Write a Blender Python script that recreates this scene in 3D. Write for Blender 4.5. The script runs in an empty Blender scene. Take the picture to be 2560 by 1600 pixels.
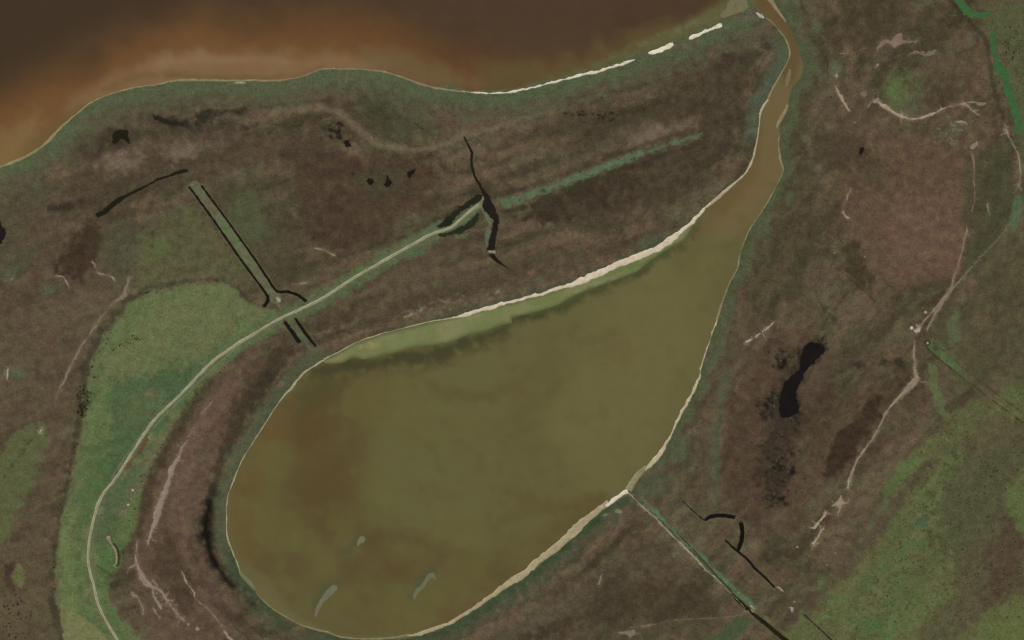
import bpy, math, random
import numpy as np
from mathutils import Vector
from mathutils.geometry import tessellate_polygon

# ------------------------------------------------------------------ camera, sky, sun, exposure
scene = bpy.context.scene
R = math.radians
CAM_H = 6000.0
cam = bpy.data.cameras.new("camera")
cam.sensor_fit = 'HORIZONTAL'
cam.sensor_width = 36.0
cam.lens = 36.0 * CAM_H / 2560.0
cam.clip_start = 10.0
cam.clip_end = 200000.0
camo = bpy.data.objects.new("camera", cam)
camo.location = (0, 0, CAM_H)
camo.rotation_euler = (0, 0, 0)
scene.collection.objects.link(camo)
scene.camera = camo

SUN_EL, SUN_AZ = 52.0, -28.0            # azimuth from north (+Y), negative = towards west
world = bpy.data.worlds.new("World")
scene.world = world
world.use_nodes = True
wn = world.node_tree
sky = wn.nodes.new("ShaderNodeTexSky")
sky.sky_type = 'NISHITA'
sky.sun_disc = False
sky.sun_elevation = R(SUN_EL)
sky.sun_rotation = R(SUN_AZ)
bg = wn.nodes["Background"]
bg.inputs["Strength"].default_value = 0.07
wn.links.new(sky.outputs["Color"], bg.inputs["Color"])

sun = bpy.data.lights.new("sun", 'SUN')
sun.energy = 3.0
sun.angle = R(0.53)
sun.color = (1.0, 0.955, 0.88)
suno = bpy.data.objects.new("sun", sun)
d = Vector((math.sin(R(SUN_AZ)) * math.cos(R(SUN_EL)), math.cos(R(SUN_AZ)) * math.cos(R(SUN_EL)), math.sin(R(SUN_EL))))
suno.rotation_euler = d.to_track_quat('Z', 'Y').to_euler()
suno.location = (0, 0, 800)
scene.collection.objects.link(suno)

scene.view_settings.view_transform = 'Standard'
scene.view_settings.look = 'None'
scene.view_settings.exposure = 0.0
scene.view_settings.gamma = 1.0
scene.view_settings.use_curve_mapping = False

# albedo = (linear value seen from straight above) / K
K = np.array([0.918, 0.927, 0.962], np.float32)

# ------------------------------------------------------------------ helpers
rnd = random.Random(7)
rng = np.random.default_rng(11)
COL = scene.collection


def O(p):
    return [(a[0] * 1.05832, a[1] * 1.05832) + tuple(w * 1.05832 for w in a[2:]) for a in p]


def T(i, j, p):
    s = 640.0 / 2419.0
    return [(640 * i + a[0] * s, 400 * j + a[1] * s) + tuple(w * s for w in a[2:]) for a in p]


def lin(c):
    c = np.asarray(c, np.float32) / 255.0
    return np.where(c <= 0.04045, c / 12.92, ((c + 0.055) / 1.055) ** 2.4).astype(np.float32)


def alb(c):
    return lin(c) / K


def smooth(pts, closed=False, step=7.0):
    """Catmull-Rom through the points, resampled about every `step` metres."""
    n = len(pts)
    P = [np.array(p, float) for p in pts]
    out = []
    rngi = range(n) if closed else range(n - 1)
    for i in rngi:
        p1, p2 = P[i], P[(i + 1) % n]
        if closed:
            p0, p3 = P[(i - 1) % n], P[(i + 2) % n]
        else:
            p0 = P[i - 1] if i > 0 else 2 * p1 - p2
            p3 = P[i + 2] if i + 2 < n else 2 * p2 - p1
        L = np.hypot(*(p2 - p1)[:2])
        m = int(max(1, min(60, L / step)))
        for k in range(m):
            t = k / m
            a = -t ** 3 + 2 * t * t - t
            b = 3 * t ** 3 - 5 * t * t + 2
            c = -3 * t ** 3 + 4 * t * t + t
            e = t ** 3 - t * t
            q = 0.5 * (a * p0 + b * p1 + c * p2 + e * p3)
            if len(q) > 2:
                q[2] = p1[2] * (1 - t) + p2[2] * t
            out.append(q)
    if not closed:
        out.append(P[-1])
    return np.array(out)


_tab = rng.random((512, 512)).astype(np.float32) * 2 - 1


def vnoise(x, y, s, seed=0):
    x = x / s + seed * 37.7
    y = y / s + seed * 91.3
    xi = np.floor(x).astype(np.int32)
    yi = np.floor(y).astype(np.int32)
    fx = (x - xi).astype(np.float32)
    fy = (y - yi).astype(np.float32)
    fx = fx * fx * (3 - 2 * fx)
    fy = fy * fy * (3 - 2 * fy)
    x0, x1 = xi & 511, (xi + 1) & 511
    y0, y1 = yi & 511, (yi + 1) & 511
    a = _tab[y0, x0]
    b = _tab[y0, x1]
    c = _tab[y1, x0]
    e = _tab[y1, x1]
    return a + (b - a) * fx + (c - a) * fy + (a - b - c + e) * fx * fy


def fbm(x, y, s, o=3, seed=0, g=0.55):
    r = 0
    A = 1.0
    t = 0
    for k in range(o):
        ca, sa = math.cos(k * 1.1 + .4), math.sin(k * 1.1 + .4)
        r = r + A * vnoise(x * ca - y * sa, x * sa + y * ca, s / 2 ** k, seed + k * 3)
        t += A * A
        A *= g
    return (r / math.sqrt(t) * 1.7).astype(np.float32)


def sd_poly(X, Y, pts):
    d2 = np.full(X.shape, 1e18, np.float32)
    ins = np.zeros(X.shape, bool)
    n = len(pts)
    for i in range(n):
        ax, ay = float(pts[i][0]), float(pts[i][1])
        bx, by = float(pts[(i + 1) % n][0]), float(pts[(i + 1) % n][1])
        ex, ey = bx - ax, by - ay
        l2 = ex * ex + ey * ey
        if l2 < 1e-9:
            continue
        wx, wy = X - ax, Y - ay
        t = np.clip((wx * ex + wy * ey) / l2, 0, 1)
        dx, dy = wx - t * ex, wy - t * ey
        np.minimum(d2, dx * dx + dy * dy, out=d2)
        if ey != 0:
            c = (Y >= min(ay, by)) & (Y < max(ay, by))
            ins ^= c & (wx < wy * (ex / ey))
    d = np.sqrt(d2)
    return np.where(ins, -d, d)


def sd_line(X, Y, pts):
    """distance to a polyline with a width at each point (third value), minus half that width"""
    best = np.full(X.shape, 1e9, np.float32)
    for i in range(len(pts) - 1):
        ax, ay, aw = (float(v) for v in pts[i][:3])
        bx, by, bw = (float(v) for v in pts[i + 1][:3])
        ex, ey = bx - ax, by - ay
        l2 = ex * ex + ey * ey + 1e-9
        wx, wy = X - ax, Y - ay
        t = np.clip((wx * ex + wy * ey) / l2, 0, 1)
        dx, dy = wx - t * ex, wy - t * ey
        np.minimum(best, np.sqrt(dx * dx + dy * dy) - 0.5 * (aw + (bw - aw) * t), out=best)
    return best


def sstep(x):
    x = np.clip(x, 0, 1)
    return x * x * (3 - 2 * x)


class Field:
    """A sheet's own colour (ground cover, silt in the water), sampled at the sheet's vertices."""

    def __init__(self, xs, ys, base):
        self.xs, self.ys = np.asarray(xs, np.float32), np.asarray(ys, np.float32)
        self.X, self.Y = np.meshgrid(self.xs, self.ys)
        self.c = np.empty(self.X.shape + (3,), np.float32)
        self.c[:] = alb(base)
        X, Y = self.X, self.Y
        self.n = {5: fbm(X, Y, 7, 2, 1), 15: fbm(X, Y, 16, 3, 5), 40: fbm(X, Y, 42, 4, 9), 120: fbm(X, Y, 130, 4, 14)}

    def win(self, pts, pad):
        a = np.array([p[:2] for p in pts])
        x0, y0 = a.min(0) - pad
        x1, y1 = a.max(0) + pad
        i0, i1 = np.searchsorted(self.xs, [x0, x1])
        j0, j1 = np.searchsorted(self.ys, [y0, y1])
        return slice(j0, j1), slice(i0, i1)

    def put(self, w, m, col):
        if m.size:
            r, g, b = col
            if g > r and g > b:                 # live grass always carries some dry stalks
                r = r + 0.33 * (g - r)
                b = b + 0.03 * (g - b)
            col = (r, g, b)
            self.c[w] += m[..., None] * (alb(col) - self.c[w])

    def mask(self, w, sd, op, soft, amp, ns, spk, sgn):
        N = self.n[ns][w] * sgn
        m = sstep(0.5 - (sd + amp * N) / (2 * soft)) * op
        if spk:
            sz, lo, hi = spk
            m = m * sstep((self.n[sz][w] * sgn - lo) / (hi - lo))
        return m

    def poly(self, pts, col, op=1.0, soft=8, amp=8, ns=15, spk=None, sgn=1, sm=True):
        p = smooth(pts, True, 18) if sm else pts
        w = self.win(p, soft + amp * 2.2)
        sd = sd_poly(self.X[w], self.Y[w], p)
        self.put(w, self.mask(w, sd, op, soft, amp, ns, spk, sgn), col)

    def line(self, pts, col, op=1.0, soft=4, amp=3, ns=15, spk=None, sgn=1):
        p = smooth(pts, False, 14)
        w = self.win(p, soft + amp * 2.2 + max(q[2] for q in p) / 2)
        sd = sd_line(self.X[w], self.Y[w], p)
        self.put(w, self.mask(w, sd, op, soft, amp, ns, spk, sgn), col)

    def blob(self, x, y, rx, ry, col, op=1.0, soft=None, amp=None, ang=0, ns=15, spk=None, sgn=1):
        rr = max(rx, ry)
        soft = soft or 0.5 * min(rx, ry)
        amp = 0.35 * min(rx, ry) if amp is None else amp
        w = self.win([(x - rr, y - rr), (x + rr, y + rr)], soft + amp * 2.2)
        ca, sa = math.cos(R(ang)), math.sin(R(ang))
        dx, dy = self.X[w] - x, self.Y[w] - y
        u, v = dx * ca + dy * sa, -dx * sa + dy * ca
        k = min(rx, ry)
        sd = (np.sqrt((u / rx) ** 2 + (v / ry) ** 2) - 1) * k
        self.put(w, self.mask(w, sd, op, soft, amp, ns, spk, sgn), col)


# ------------------------------------------------------------------ materials
def nodes(name):
    m = bpy.data.materials.new(name)
    m.use_nodes = True
    nt = m.node_tree
    return m, nt, nt.nodes, nt.links, nt.nodes["Principled BSDF"]


def cover_material(name, grain=0.22, bump=0.5, attr="cover", color=None, rough=0.95, scales=(0.22, 0.045), spec=0.0, hue=0.02):
    m, nt, N, L, b = nodes(name)
    geo = N.new("ShaderNodeTexCoord")
    n1 = N.new("ShaderNodeTexNoise")
    n1.inputs["Scale"].default_value = scales[0]
    n1.inputs["Detail"].default_value = 5
    n1.inputs["Roughness"].default_value = 0.65
    n2 = N.new("ShaderNodeTexNoise")
    n2.inputs["Scale"].default_value = scales[1]
    n2.inputs["Detail"].default_value = 4
    L.new(geo.outputs["Object"], n1.inputs["Vector"])
    L.new(geo.outputs["Object"], n2.inputs["Vector"])
    r1 = N.new("ShaderNodeMapRange")
    r1.inputs["From Min"].default_value = 0.28
    r1.inputs["From Max"].default_value = 0.72
    r1.inputs["To Min"].default_value = 1 - grain
    r1.inputs["To Max"].default_value = 1 + grain
    L.new(n1.outputs["Fac"], r1.inputs["Value"])
    r2 = N.new("ShaderNodeMapRange")
    r2.inputs["From Min"].default_value = 0.3
    r2.inputs["From Max"].default_value = 0.7
    r2.inputs["To Min"].default_value = 1 - grain * 0.5
    r2.inputs["To Max"].default_value = 1 + grain * 0.5
    L.new(n2.outputs["Fac"], r2.inputs["Value"])
    mu = N.new("ShaderNodeMath")
    mu.operation = 'MULTIPLY'
    L.new(r1.outputs[0], mu.inputs[0])
    L.new(r2.outputs[0], mu.inputs[1])
    vm = N.new("ShaderNodeVectorMath")
    vm.operation = 'SCALE'
    if color is None:
        at = N.new("ShaderNodeAttribute")
        at.attribute_name = attr
        L.new(at.outputs["Color"], vm.inputs[0])
    else:
        vm.inputs[0].default_value = tuple(float(v) for v in color)
    L.new(mu.outputs[0], vm.inputs["Scale"])
    # faint hue drift, as dry and fresh stalks mix
    hs = N.new("ShaderNodeHueSaturation")
    r3 = N.new("ShaderNodeMapRange")
    r3.inputs["From Min"].default_value = 0.3
    r3.inputs["From Max"].default_value = 0.7
    r3.inputs["To Min"].default_value = 0.5 - hue
    r3.inputs["To Max"].default_value = 0.5 + hue
    L.new(n2.outputs["Fac"], r3.inputs["Value"])
    L.new(r3.outputs[0], hs.inputs["Hue"])
    L.new(vm.outputs[0], hs.inputs["Color"])
    L.new(hs.outputs["Color"], b.inputs["Base Color"])
    b.inputs["Roughness"].default_value = rough
    b.inputs["Specular IOR Level"].default_value = spec
    if bump:
        bp = N.new("ShaderNodeBump")
        bp.inputs["Strength"].default_value = bump
        bp.inputs["Distance"].default_value = 0.6
        L.new(n1.outputs["Fac"], bp.inputs["Height"])
        L.new(bp.outputs["Normal"], b.inputs["Normal"])
    return m


def water_material(name, color=None, attr="silt", rough=0.18, grain=0.05, spec=0.35):
    m, nt, N, L, b = nodes(name)
    geo = N.new("ShaderNodeTexCoord")
    n1 = N.new("ShaderNodeTexNoise")
    n1.inputs["Scale"].default_value = 0.03
    n1.inputs["Detail"].default_value = 5
    L.new(geo.outputs["Object"], n1.inputs["Vector"])
    r1 = N.new("ShaderNodeMapRange")
    r1.inputs["From Min"].default_value = 0.3
    r1.inputs["From Max"].default_value = 0.7
    r1.inputs["To Min"].default_value = 1 - grain
    r1.inputs["To Max"].default_value = 1 + grain
    L.new(n1.outputs["Fac"], r1.inputs["Value"])
    vm = N.new("ShaderNodeVectorMath")
    vm.operation = 'SCALE'
    if color is None:
        at = N.new("ShaderNodeAttribute")
        at.attribute_name = attr
        L.new(at.outputs["Color"], vm.inputs[0])
    else:
        vm.inputs[0].default_value = tuple(float(v) for v in color)
    L.new(r1.outputs[0], vm.inputs["Scale"])
    L.new(vm.outputs[0], b.inputs["Base Color"])
    b.inputs["Roughness"].default_value = rough
    b.inputs["IOR"].default_value = 1.33
    b.inputs["Specular IOR Level"].default_value = spec
    n2 = N.new("ShaderNodeTexNoise")
    n2.inputs["Scale"].default_value = 0.5
    n2.inputs["Detail"].default_value = 3
    L.new(geo.outputs["Object"], n2.inputs["Vector"])
    bp = N.new("ShaderNodeBump")
    bp.inputs["Strength"].default_value = 0.08
    bp.inputs["Distance"].default_value = 0.2
    L.new(n2.outputs["Fac"], bp.inputs["Height"])
    L.new(bp.outputs["Normal"], b.inputs["Normal"])
    return m


MAT = {}


def earth(col, grain=0.2, bump=0.4, scales=(0.22, 0.06)):
    k = ("earth",) + tuple(col) + (grain,)
    if k not in MAT:
        MAT[k] = cover_material("earth", grain, bump, color=alb(col), scales=scales)
    return MAT[k]


def dark_water(col):
    k = ("water",) + tuple(col)
    if k not in MAT:
        MAT[k] = water_material("pond_water", color=alb(col), grain=0.15, spec=0.25)
    return MAT[k]


# ------------------------------------------------------------------ mesh builders
def finish(name, me, mat, label=None, cat=None, kind=None, group=None, parent=None):
    o = bpy.data.objects.new(name, me)
    COL.objects.link(o)
    if mat is not None and not me.materials:
        me.materials.append(mat)
    if label:
        o["label"] = label
    if cat:
        o["category"] = cat
    if kind:
        o["kind"] = kind
    if group:
        o["group"] = group
    if parent:
        o.parent = parent
    return o


def grid_mesh(name, X, Y, Z, color, attr, keep=None, smooth_shade=True):
    """quad sheet from 2-D arrays in photo metres; keep = boolean per quad"""
    h, w = X.shape
    idx = np.arange(h * w, dtype=np.int32).reshape(h, w)
    q = np.stack([idx[:-1, :-1], idx[1:, :-1], idx[1:, 1:], idx[:-1, 1:]], -1)
    q = q[keep] if keep is not None else q.reshape(-1, 4)
    co = np.empty((h * w, 3), np.float32)
    co[:, 0] = X.ravel() - 1280
    co[:, 1] = 800 - Y.ravel()
    co[:, 2] = Z.ravel()
    col = np.ones((h * w, 4), np.float32)
    col[:, :3] = np.clip(color.reshape(-1, 3), 0.001, 0.9)
    if keep is not None:
        used = np.unique(q)
        remap = np.full(h * w, -1, np.int32)
        remap[used] = np.arange(len(used), dtype=np.int32)
        co, col, q = co[used], col[used], remap[q]
    me = bpy.data.meshes.new(name)
    me.vertices.add(len(co))
    me.vertices.foreach_set("co", co.ravel())
    me.loops.add(q.size)
    me.loops.foreach_set("vertex_index", q.ravel())
    me.polygons.add(len(q))
    me.polygons.foreach_set("loop_start", np.arange(0, q.size, 4, dtype=np.int32))
    me.update(calc_edges=True)
    a = me.color_attributes.new(attr, 'FLOAT_COLOR', 'POINT')
    a.data.foreach_set("color", col.ravel())
    if smooth_shade:
        me.polygons.foreach_set("use_smooth", np.ones(len(q), bool))
    return me


def jit(p, amp, s, seed):
    x, y = p[:, 0], p[:, 1]
    q = p.copy()
    q[:, 0] += amp * fbm(x, y, s, 3, seed)
    q[:, 1] += amp * fbm(x, y, s, 3, seed + 20)
    return q


def sheet_mesh(name, pts, z, skirt=0.8, amp=1.2, js=9, step=4.0, dome=0.0, seed=0):
    """a low bank of earth with an irregular outline: top cap, crown in the middle and sloping sides"""
    p = smooth([q[:2] for q in pts], True, step)
    p = jit(p, amp, js, seed)
    n = len(p)
    t = np.roll(p, -1, 0) - np.roll(p, 1, 0)
    t /= np.maximum(np.linalg.norm(t, axis=1, keepdims=True), 1e-6)
    area = 0.5 * np.sum(p[:, 0] * np.roll(p[:, 1], -1) - np.roll(p[:, 0], -1) * p[:, 1])
    inner = p - np.stack([t[:, 1], -t[:, 0]], 1) * (0.7 if area > 0 else -0.7)
    tris = tessellate_polygon([[Vector((a[0], a[1], 0)) for a in inner]])
    v = [(a[0] - 1280, 800 - a[1], z) for a in inner] + [(a[0] - 1280, 800 - a[1], z - skirt) for a in p]
    f = [tuple(t) for t in tris]
    for i in range(n):
        j = (i + 1) % n
        f.append((i, j, n + j, n + i))
    me = bpy.data.meshes.new(name)
    me.from_pydata(v, [], f)
    me.update()
    import bmesh
    bm = bmesh.new()
    bm.from_mesh(me)
    bmesh.ops.recalc_face_normals(bm, faces=bm.faces)
    up = sum(fc.normal.z * fc.calc_area() for fc in bm.faces)
    if up < 0:
        bmesh.ops.reverse_faces(bm, faces=bm.faces)
    bm.to_mesh(me)
    bm.free()
    return me


def ribbon_mesh(name, pts, z, crown=0.25, edge=-0.4, amp=0.8, step=5.0, seed=0, attr=None, wave=0.0):
    """a strip with width at each point: edge, shoulder, crown, shoulder, edge"""
    p = smooth(pts, False, step)
    n = len(p)
    t = np.gradient(p[:, :2], axis=0)
    t /= np.maximum(np.linalg.norm(t, axis=1, keepdims=True), 1e-6)
    nn = np.stack([-t[:, 1], t[:, 0]], 1)
    hw = p[:, 2] / 2
    if wave:
        hw = hw * np.clip(0.97 + wave * fbm(p[:, 0], p[:, 1], 70, 4, seed + 9), 0.12, 1.6)
    jl = amp * fbm(p[:, 0], p[:, 1], 11, 3, seed + 3)
    jr = amp * fbm(p[:, 0], p[:, 1], 11, 3, seed + 31)
    us = (-1, -0.8, -0.45, 0, 0.45, 0.8, 1)
    zs = (edge, z, z + crown * 0.75, z + crown, z + crown * 0.75, z, edge)
    v, uv = [], []
    for i in range(n):
        for u, zz in zip(us, zs):
            h = max(0.25, hw[i] + (jl[i] if u < 0 else jr[i]))
            q = p[i, :2] + nn[i] * h * u
            v.append((q[0] - 1280, 800 - q[1], zz))
            uv.append(u)
    m = len(us)
    f = []
    for i in range(n - 1):
        for k in range(m - 1):
            a = i * m + k
            f.append((a, a + 1, a + m + 1, a + m))
    me = bpy.data.meshes.new(name)
    me.from_pydata(v, [], f)
    me.update()
    if me.polygons and sum(pl.normal.z * pl.area for pl in me.polygons) < 0:
        me.flip_normals()
    if attr:
        a = me.attributes.new(attr, 'FLOAT', 'POINT')
        a.data.foreach_set("value", np.array(uv, np.float32))
    me.polygons.foreach_set("use_smooth", np.ones(len(me.polygons), bool))
    return me


WZ = -0.40          # water level
_wz = [0]


def next_wz():
    _wz[0] += 1
    return WZ + 0.004 * _wz[0]


def water_poly_mesh(name, pts, z, grow=3.0):
    p = smooth([q[:2] for q in pts], True, 6)
    n = len(p)
    t = np.roll(p, -1, 0) - np.roll(p, 1, 0)
    t /= np.maximum(np.linalg.norm(t, axis=1, keepdims=True), 1e-6)
    area = 0.5 * np.sum(p[:, 0] * np.roll(p[:, 1], -1) - np.roll(p[:, 0], -1) * p[:, 1])
    nn = np.stack([t[:, 1], -t[:, 0]], 1) * (1 if area > 0 else -1)
    p = p + nn * grow
    tris = tessellate_polygon([[Vector((a[0], a[1], 0)) for a in p]])
    me = bpy.data.meshes.new(name)
    me.from_pydata([(a[0] - 1280, 800 - a[1], z) for a in p], [], [tuple(q) for q in tris])
    me.update()
    if sum(pl.normal.z * pl.area for pl in me.polygons) < 0:
        me.flip_normals()
    return me


def water_ribbon_mesh(name, pts, z, grow=2.5):
    p = smooth(pts, False, 5)
    t = np.gradient(p[:, :2], axis=0)
    t /= np.maximum(np.linalg.norm(t, axis=1, keepdims=True), 1e-6)
    nn = np.stack([-t[:, 1], t[:, 0]], 1)
    hw = p[:, 2] / 2 + grow
    v = []
    for i in range(len(p)):
        for s in (-1, 1):
            q = p[i, :2] + nn[i] * hw[i] * s
            v.append((q[0] - 1280, 800 - q[1], z))
    f = [(2 * i, 2 * i + 1, 2 * i + 3, 2 * i + 2) for i in range(len(p) - 1)]
    me = bpy.data.meshes.new(name)
    me.from_pydata(v, [], f)
    me.update()
    if sum(pl.normal.z * pl.area for pl in me.polygons) < 0:
        me.flip_normals()
    return me


# ================================================================== DATA: outlines in photo metres
LAKE_SHORE = (T(0, 1, [(-1400, 560), (-500, 240), (0, 70)]) + T(0, 0, [(150, 1512), (300, 1450), (400, 1380), (480, 1310), (560, 1220), (660, 1130), (740, 1060),
    (850, 975), (950, 925), (1100, 870), (1310, 820), (1500, 795), (1620, 765), (1750, 752), (2000, 752), (2300, 754)])
    + T(1, 0, [(0, 756), (130, 762), (280, 750), (420, 725), (530, 685), (610, 650), (700, 640), (860, 640), (1000, 645), (1180, 665), (1270, 685), (1400, 725),
    (1530, 775), (1620, 800), (1760, 815), (1850, 788), (1905, 832), (2000, 850), (2200, 852), (2419, 838)])
    + T(2, 0, [(180, 805), (240, 775), (420, 745), (560, 700), (660, 672), (860, 635), (1000, 592), (1080, 545), (1190, 500), (1300, 480), (1480, 405),
    (1650, 330), (1800, 265), (2000, 190), (2080, 160), (2170, 120), (2230, 60), (2200, -60), (2160, -400)]))
LAKE = [(-9000, 900), (-2500, 900)] + LAKE_SHORE + [(1850, -700), (2300, -2500), (2600, -9000), (-9000, -9000)]

RIVER_L = T(2, 0, [(2160, -400), (2210, -60), (2250, 0), (2300, 60), (2350, 110)]) + T(3, 0, [(0, 170), (50, 222), (100, 280), (150, 345), (185, 420), (205, 490), (200, 560), (165, 625),
    (125, 700), (75, 785), (35, 850), (0, 945)]) + T(2, 0, [(2385, 985), (2345, 1070), (2332, 1190), (2312, 1330), (2288, 1440)])
RIVER_L += T(2, 1, [(2280, 0), (2215, 112), (2160, 172), (2060, 255), (1920, 372), (1820, 452), (1710, 562), (1650, 622), (1500, 742), (1240, 892), (1000, 972), (830, 1052), (640, 1132),
    (430, 1217), (200, 1282), (0, 1342)]) + T(1, 1, [(2330, 1355), (2240, 1382), (2120, 1412), (1950, 1458), (1800, 1500)])
LAG_NW = T(1, 2, [(1660, 12), (1500, 52), (1330, 92), (1180, 132), (1000, 192), (900, 237), (800, 292), (700, 342), (600, 392), (540, 440), (470, 480), (430, 522), (390, 572), (330, 642),
    (270, 712), (210, 792), (150, 882), (80, 992), (0, 1112)]) + T(0, 2, [(2350, 1222), (2280, 1342), (2212, 1510)])
LAG_W = T(0, 3, [(2160, 130), (2142, 260), (2142, 420), (2150, 540), (2188, 660), (2230, 762), (2270, 872), (2340, 972), (2419, 1062)]) + T(1, 3, [(80, 1152), (180, 1232), (300, 1302),
    (400, 1357), (500, 1392), (600, 1422), (680, 1442), (800, 1490), (900, 1506), (1000, 1511), (1200, 1508), (1400, 1502), (1550, 1465), (1720, 1415), (1850, 1360), (2000, 1270), (2200, 1140), (2419, 990)])
LAG_SE = T(2, 3, [(100, 930), (200, 850), (330, 740), (420, 660), (560, 550), (690, 420), (860, 290), (940, 230), (1080, 150), (1130, 100), (1180, 10)]) + T(2, 2, [(1305, 1400), (1425, 1250), (1488, 1130),
    (1558, 980), (1648, 820), (1720, 680), (1773, 545), (1793, 440), (1838, 290), (1872, 190), (1945, 0)])
RIVER_R = T(2, 1, [(1985, 1352), (2040, 1202), (2100, 1082), (2140, 1005), (2152, 900), (2200, 762), (2250, 652), (2320, 552), (2415, 402)]) + T(3, 1, [(50, 302), (90, 222), (140, 122), (146, 70), (122, 0)]) + T(
    3, 0, [(100, 1380), (104, 1340), (112, 1270), (100, 1200), (150, 1085), (188, 1000), (202, 900), (232, 820), (282, 760), (322, 700), (332, 600), (312, 540), (290, 480), (270, 420), (240, 330), (200, 250), (150, 170), (100, 90),
    (40, 0), (-30, -120), (-60, -400)])
LAGOON = RIVER_L + LAG_NW + LAG_W + LAG_SE + RIVER_R + [(1910, -700), (1850, -700)]

# ponds: outline, colour, label
PONDS = [
    (T(1, 1, [(2170, 322), (2215, 350), (2232, 400), (2265, 460), (2286, 540), (2286, 640), (2270, 740), (2256, 852), (2190, 848), (2200, 790), (2225, 680), (2236, 575), (2190, 512), (2140, 450), (2152, 395)]), (34, 28, 22), "black slender pond beside the end of the pale gravel road", "pond"),
    (T(1, 1, [(2160, 328), (2090, 330), (2030, 370), (1930, 440), (1820, 530), (1760, 580), (1715, 635), (1790, 632), (1850, 605), (1880, 552), (1950, 482), (2090, 402), (2140, 355)]), (34, 36, 24), "dark green pointed pond along the north side of the road end", "pond"),
    (T(1, 1, [(1705, 702), (1760, 692), (1860, 668), (1960, 620), (2050, 550), (2092, 485), (2106, 520), (2095, 580), (2040, 640), (1930, 690), (1820, 716), (1740, 724)]), (38, 42, 26), "dark green crescent pond along the south side of the road end", "pond"),
    (T(1, 1, [(1042, 200), (1060, 168), (1095, 175), (1112, 205), (1095, 235), (1060, 230)]), (28, 24, 16), "small rounded black pond in the brown marsh, of the three the most westerly", "pond"),
    (T(1, 1, [(1240, 150), (1262, 182), (1288, 212), (1262, 246), (1232, 250), (1214, 232), (1226, 190)]), (28, 24, 14), "small triangular black pond in the brown marsh", "pond"),
    (T(1, 1, [(1432, 110), (1470, 98), (1505, 74), (1545, 70), (1520, 95), (1480, 140), (1450, 168), (1425, 150)]), (30, 25, 18), "small black comma shaped pond in the brown marsh", "pond"),
    (T(0, 0, [(1066, 1350), (1066, 1270), (1120, 1228), (1200, 1238), (1212, 1300), (1234, 1362), (1200, 1352), (1172, 1306), (1142, 1310), (1102, 1362)]), (32, 28, 16), "black horseshoe pond in the marsh near the brown lake's west shore", "pond"),
    (T(0, 0, [(1445, 1088), (1500, 1098), (1600, 1140), (1700, 1160), (1742, 1148), (1748, 1188), (1690, 1186), (1590, 1172), (1500, 1142), (1455, 1125)]), (38, 34, 26), "narrow dark marsh pool close to the north shore belt", "pool"),
    (T(1, 0, [(842, 1330), (866, 1322), (886, 1360), (900, 1385), (862, 1392), (838, 1372)]), (30, 24, 16), "tiny dark pool below the pale marsh ridge", "pool"),
    (T(0, 1, [(-260, 560), (-80, 540), (0, 588), (22, 640), (52, 660), (46, 722), (20, 780), (-80, 830), (-260, 820)]), (30, 24, 24), "dark pond cut by the west edge of the view", "pond"),
    (T(3, 2, [(430, 212), (496, 238), (530, 288), (480, 352), (402, 432), (342, 512), (292, 622), (260, 682), (262, 742), (292, 832), (236, 892), (150, 918), (112, 872), (114, 750), (150, 652), (172, 582), (226, 522), (300, 478), (314, 380), (334, 272), (372, 232)]), (26, 21, 19), "large black S shaped pond in the brown eastern marsh", "pond"),
    (T(3, 0, [(868, 1400), (905, 1392), (912, 1420), (890, 1450), (872, 1482), (866, 1440)]), (30, 26, 18), "tiny black pool at the edge of the eastern plain", "pool"),
]
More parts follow.
